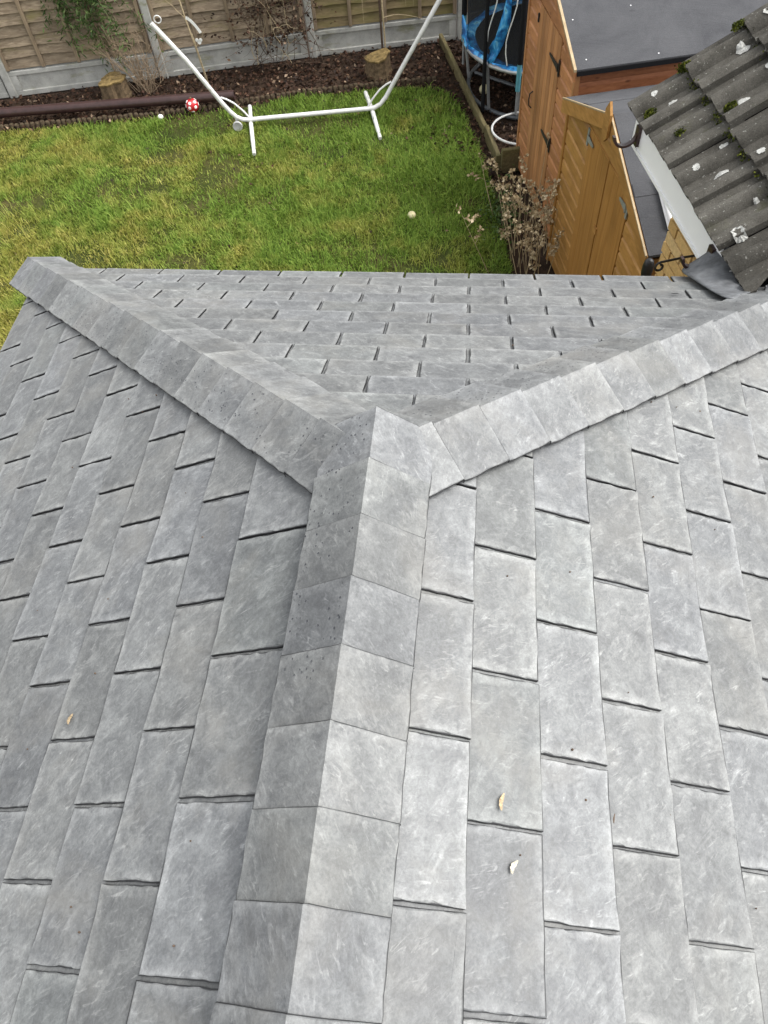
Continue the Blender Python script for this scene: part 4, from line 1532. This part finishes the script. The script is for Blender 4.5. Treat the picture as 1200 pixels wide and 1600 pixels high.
# gutter brackets left without a gutter
for vv, lab in ((2.33, None), (1.36, None)):
    mb = MB()
    n = 14
    c0 = g(nu - .055, vv, 2.575)
    outer = []; inner = []
    for i in range(n):
        a = math.pi * (1.0 + i / (n - 1) * .98)
        outer.append(c0 + U3 * .066 * math.cos(a) + Z3 * .066 * math.sin(a)); inner.append(c0 + U3 * .054 * math.cos(a) + Z3 * .054 * math.sin(a))
    for i in range(n - 1):
        mb.prism([outer[i], outer[i + 1], inner[i + 1], inner[i]], V3 * .024)
    mb.box(g(nu + .010, vv + .012, 2.56), V3, Z3, U3, .04, .10, .016)
    mb.build('gutter_bracket', M['brown_pvc'], nb_)
# wrought-iron hanging bracket on the wall
ib = empty('hanging_bracket', g(wu, 1.78, 2.1), 'black wrought-iron hanging-basket bracket on the buff brick wall', 'bracket')
bz, bv = 2.20, 1.80
mb = MB()
arm = [g(wu + .0, bv, bz), g(wu - .10, bv, bz), g(wu - .225, bv, bz - .01)]
curl = [g(wu - .225 - .028 * math.sin(t_) * (1 - t_ / 11), bv, bz - .01 - .030 + .030 * math.cos(t_) * (1 - t_ / 11)) for t_ in np.linspace(.3, 6.4, 16)]
mb.tube(arm + curl, .0065, 7); mb.build('arm', M['iron'], ib, True)
mb = MB()
br = [(-.11, 0), (-.09, -.05), (-.07, -.085), (-.045, -.12), (-.01, -.19)]
mb.tube([g(wu + a, bv, bz + b) for a, b in br], [.0055, .0055, .009, .0055, .0065], 7); mb.build('brace', M['iron'], ib, True)
mb = MB(); mb.box(g(wu - .004, bv, bz - .09), Z3, V3, U3, .26, .022, .008); mb.build('back_plate', M['iron'], ib)

# lead flashing dressed from the end slope over to the tiles


def on_end(x, y, h=.0):
    return Vector((x, y, ZR - (y - YA) * tE + h))


Ls_ = [on_end(1.165, 1.70, .022), on_end(1.175, 1.58, .026), on_end(1.19, 1.45, .028), on_end(1.205, 1.32, .028), on_end(1.225, 1.18, .028)]
Os_ = []
for k_ in range(5):
    p = g(1.69, 1.37 - .085 * k_, 2.628)
    Os_.append(Vector((p.x, p.y, max(p.z, on_end(p.x, p.y, .022).z))))
Ms_ = [a_.lerp(b_, .40) - Z3 * .004 for a_, b_ in zip(Ls_, Os_)]
Ns_ = [a_.lerp(b_, .72) + Z3 * (.012 - .003 * k_) for k_, (a_, b_) in enumerate(zip(Ls_, Os_))]
for row_ in (Ms_, Ns_):
    for p in row_: p.z = max(p.z, on_end(p.x, p.y, .03).z if p.y < 1.70 else p.z)
V = []
for row_ in (Ls_, Ms_, Ns_, Os_):
    for p in row_: V.append(p + Vector((0, 0, random.uniform(-.003, .003))))
mb = MB(); mb.add(V, [(r * 5 + i, r * 5 + i + 1, (r + 1) * 5 + i + 1, (r + 1) * 5 + i) for r in range(3) for i in range(4)])
o = mb.build('flashing', M['lead'], ext, True)
sb_ = o.modifiers.new('smooth', 'SUBSURF'); sb_.levels = 2; sb_.render_levels = 2
so_ = o.modifiers.new('thick', 'SOLIDIFY'); so_.thickness = .004; so_.offset = 0
# lead cheek where the tile roof stops against the hip
mb = MB()
hp = lambda x, off: Vector((x, YA + HKR * x + off, 0))
x0_, x1_ = 1.40, 1.78
pl = []
for x in (x0_, x1_):
    p = hp(x, .135); pl.append(Vector((p.x, p.y, ZR - x * math.tan(aR) - .02)))
for x in (x1_, x0_):
    p = hp(x, .135); uu = p.x * UX + p.y * UY; pl.append(Vector((p.x, p.y, nz + (uu - nu) * math.tan(PT) + .02)))
mb.prism(pl, Vector((0, .012, 0)))
mb.build('cheek', M['lead'], nb_)

# ------------------------------------------------------------------ plants


def twig(mb, p, d, L, r, n=6, bend=.25, gravity=0.0, sides=5):
    pts = [Vector(p)]; d = Vector(d).normalized()
    for i in range(n):
        d = (d + Vector((random.gauss(0, bend), random.gauss(0, bend), random.gauss(0, bend) - gravity)) / n * 1.6).normalized()
        pts.append(pts[-1] + d * L / n)
    mb.tube(pts, [r * (1 - .75 * i / n) for i in range(n + 1)], sides, cap=False)
    return pts


# dry seed-head stems in front of the sheds
dp = empty('dried_plant', (.80, 4.9, 0), 'dead pale stems with papery seed heads in front of the sheds', 'plant')
stm = MB(); heads = []
for i in range(34):
    bx, by = random.gauss(.80, .13), random.gauss(4.92, .22)
    top_h = random.uniform(.45, 1.0)
    pts = twig(stm, (bx, by, 0), (random.gauss(0, .13) + (bx - .80) * .7, random.gauss(0, .13) + (by - 4.92) * .5, 1), top_h, random.uniform(.0035, .0062), 8, .16)
    heads.append(pts[-1])
    for k in (4, 5, 6, 7):
        if random.random() < .5:
            for q in range(random.choice((1, 1, 2))):
                tw = twig(stm, pts[k], (random.gauss(0, .7), random.gauss(0, .7), random.uniform(.3, .9)), random.uniform(.06, .18), .0024, 4, .3, sides=4)
                heads.append(tw[-1])
                if random.random() < .5: heads.append(tw[2])
stm.build('stems', M['twig_pale'], dp)
P = np.array([tuple(h + Vector((random.gauss(0, .010), random.gauss(0, .010), random.gauss(0, .008)))) for h in heads for _ in range(10)])
V, F, a = leaf_cloud(P, .030, .9, .8, 1.2)
scatter_mesh('seed_heads', V, F, a, M['dry'], dp)

# low green weed beside the dry stems
wd = empty('leafy_weed', (.56, 5.55, 0), 'small green leafy weed at the lawn edge beside dry stems', 'plant')
P = np.stack([rng.normal(.57, .09, 500), rng.normal(5.52, .2, 500), np.abs(rng.normal(.08, .06, 500))], 1)
V, F, a = leaf_cloud(P, .045, .3, .5, .9)
V[:, 2] = np.maximum(V[:, 2], .002)
scatter_mesh('leaves', V, F, a, M['leaf'], wd)
mb = MB()
for i in range(12): twig(mb, (random.gauss(.57, .05), random.gauss(5.52, .12), 0), (random.gauss(0, .3), random.gauss(0, .3), 1), .16, .003, 5)
mb.build('stems', M['twig'], wd)

# evergreen climber with narrow leaves on the left panel
cl_ = empty('evergreen_climber', (-4.3, 8.1, 0), 'evergreen climber with narrow leaves hanging down the left fence panel', 'climber')
mb = MB(); PP = []
for i in range(24):
    x = random.gauss(-4.33, .09)
    yb = 8.42 + (x + 4.28) * .21 - .16
    pts = twig(mb, (x, yb, 1.7 + random.uniform(-.2, .2)), (random.gauss(.05, .25), random.gauss(-.06, .05), -1), random.uniform(.5, 1.35), .004, 9, .14)
    for p in pts[1:]:
        for q in range(11): PP.append((p.x + random.gauss(0, .04), min(p.y + random.gauss(-.03, .03), yb + .05), p.z + random.gauss(0, .05)))
for i in range(8):
    x = random.gauss(-4.12, .12)
    twig(mb, (x, 8.30, random.uniform(.25, .6)), (random.gauss(.2, .5), -.05, random.gauss(0, .6)), random.uniform(.3, .5), .0035, 6, .35)
pts = twig(mb, (-4.2, 8.22, 0), (-.1, .1, 1), 1.6, .012, 9, .12)
mb.build('stems', M['twig'], cl_)
V, F, a = leaf_cloud(np.array(PP), .075, 1.2, .22, .1)
scatter_mesh('leaves', V, F, a, M['leaf'], cl_)

# bare twiggy bush by the left post
tb = empty('bare_bush', (-3.82, 8.05, 0), 'bare twiggy bush growing at the concrete post behind the stump', 'bush')
mb = MB()
for i in range(46):
    pts = twig(mb, (random.gauss(-3.80, .05), random.gauss(8.06, .03), 0), (random.gauss(-.05, .42), random.gauss(0, .16), 1), random.uniform(.3, .95), .0048, 8, .28)
    for k in (3, 4, 5, 6):
        if random.random() < .8: twig(mb, pts[k], (random.gauss(0, .8), random.gauss(0, .3), random.uniform(.2, 1)), random.uniform(.1, .3), .0026, 4, .35, sides=4)
mb.build('twigs', M['twig'], tb)

# brown dead climber tangled over the middle of the fence
dc = empty('dead_climber', (-2.2, 8.6, 0), 'tangled dead brown climber covering the fence beside the middle post', 'climber')
mb = MB(); PP = []
for i in range(200):
    x = random.uniform(-2.55, -1.78); y = 8.66 + (x + 2.2) * .21 - .10 - random.random() * .07
    pts = twig(mb, (x, y, random.uniform(.05, 1.7)), (random.gauss(0, 1), random.gauss(0, .06), random.gauss(.2, 1)), random.uniform(.25, .75), random.uniform(.0025, .005), 8, .6, sides=4)
    for p in pts[2:]:
        if p.z > .25 and random.random() < .8: PP.append((p.x, p.y - .01, p.z))
mb.build('stems', M['twig_dark'], dc)
mb = MB()
for i in range(12):
    x = random.uniform(-2.5, -1.85); twig(mb, (x, 8.50 + (x + 2.2) * .21, random.uniform(0, .5)), (random.gauss(0, .5), -.05, 1), random.uniform(.3, .6), .005, 9, .8, .3, 4)
mb.build('pale_stems', M['twig_pale'], dc)
V, F, a = leaf_cloud(np.array(PP * 2) + rng.normal(0, .012, (len(PP) * 2, 3)) * [1, .3, 1], .045, .9, .55, .6)
scatter_mesh('dead_leaves', V, F, a, M['litter'], dc)

# two young trees with stakes
sp = empty('staked_sapling', (-3.06, 8.18, 0), 'thin bare sapling carrying two white tags before the left fence', 'sapling')
mb = MB(); pts = [Vector((-3.05, 8.18, 0)), Vector((-3.08, 8.19, .35)), Vector((-3.13, 8.2, .75)), Vector((-3.17, 8.21, 1.2)), Vector((-3.2, 8.22, 1.7))]
mb.tube(pts, [.011, .010, .009, .007, .004], 7); mb.tube([Vector((-3.035, 8.17, 0)), Vector((-3.09, 8.18, .6))], .005, 6)
twig(mb, (-3.09, 8.19, .45), (.4, -.1, .5), .3, .004); twig(mb, (-3.12, 8.2, .75), (-.5, -.1, .6), .4, .004); twig(mb, (-3.15, 8.2, 1.0), (.5, -.1, .6), .4, .004)
mb.build('stem', M['twig_pale'], sp, True)
mb = MB()
ar = [(-3.11 + .14 * t_, 8.15 - .01 * t_, .79 - .16 * t_ ** 1.7) for t_ in np.linspace(0, 1, 8)]
for i in range(7):
    a_, b_ = Vector(ar[i]), Vector(ar[i + 1]); dd = (b_ - a_).normalized(); nn_ = dd.cross(Vector((0, -1, 0))).normalized()
    mb.prism([a_ - nn_ * .016, b_ - nn_ * .016, b_ + nn_ * .016, a_ + nn_ * .016], Vector((0, .003, 0)))
mb.build('plant_label', M['white'], sp)
mb = MB()
for dx, dz, r_ in ((-.022, .012, .02), (.022, .012, .02), (0, -.012, .024)):
    mb.prism([Vector((-3.015 + dx + r_ * math.cos(a), 8.14, .54 + dz + r_ * math.sin(a))) for a in np.linspace(0, 2 * math.pi, 10, endpoint=False)], Vector((0, .004 + r_ * .05, 0)))
mb.build('flower_tag', M['white'], sp)

s3_ = empty('staked_sapling', (-.90, 8.78, 0), 'thin sapling tied to a dark stake directly behind the right stump', 'sapling')
mb = MB(); mb.tube([(-.915, 8.80, 0), (-.93, 8.82, 1.5)], .014, 7); mb.build('stake', M['twig_dark'], s3_)
mb = MB(); mb.tube([(-.875, 8.78, 0), (-.885, 8.79, .5), (-.90, 8.80, 1.1), (-.9, 8.8, 1.75)], [.011, .01, .008, .004], 7)
for z_, dx in ((.45, 1), (.9, -1), (.9, 1), (1.3, -1)):
    twig(mb, (-.89, 8.79, z_), (dx * .9, -.1, .35), .55, .005, 8, .2, .5)
for x in (-1.12, -.62, -.5):
    twig(mb, (x, 8.72, 1.1), (random.gauss(0, .1), -.02, -1), random.uniform(.55, .8) if x < -1 else .5, .0045, 8, .12)
mb.build('stem', M['twig_pale'], s3_, True)

# ------------------------------------------------------------------ scraps on the slates
scrap('dry_leaf_scrap', on_right(.316, -.825, .009), nRv, (.12, 1, 0), .034, .009, M['tan'], 'narrow tan leaf scrap on a slate right of the ridge, the upper one', 'leaf')
scrap('pale_leaf_scrap', on_right(.339, -.939, .009), nRv, (.5, 1, 0), .028, .010, M['pale_scrap'], 'curled whitish leaf scrap on a slate, lower right of the ridge', 'leaf')
scrap('yellow_leaf_scrap', on_left(-.717, -.657, .009), nLv, (.1, 1, 0), .026, .012, M['tan'], 'small yellow-orange leaf scrap on the left-hand slates', 'leaf')
scrap('dark_twig_scrap', on_right(.553, -.818, .009), nRv, (.2, 1, 0), .02, .003, M['twig_dark'], 'tiny dark curled twig on the right-hand slates', 'twig')
scrap('black_speck', on_end(1.065, 1.337, .010), (0, tE, 1), (1, -.1, 0), .03, .008, M['black'], 'small black scrap on the end slope near the lead flashing', 'scrap')
scrap('white_dropping', on_end(1.325, 1.50, .075), (0, tE, 1), (1, .1, 0), .03, .015, M['white'], 'white bird dropping on the lead flashing', 'dropping')

# grit and tiny bits caught on the slates
mb = MB()
for i in range(46):
    if i % 2: p = on_right(random.uniform(.18, 1.1), random.uniform(-1.2, .5), .004); nn_ = nRv
    else: p = on_left(random.uniform(-1.2, -.2), random.uniform(-1.2, .6), .004); nn_ = nLv
    r_ = random.uniform(.0012, .003)
    mb.lathe(p, [(r_ * .6, -.003), (r_, 0), (r_ * .5, r_)], 6, Vector(nn_))
tag(mb.build('roof_grit', M['twig_dark']), 'tiny dark specks of grit scattered over the slates', 'grit', kind='stuff')
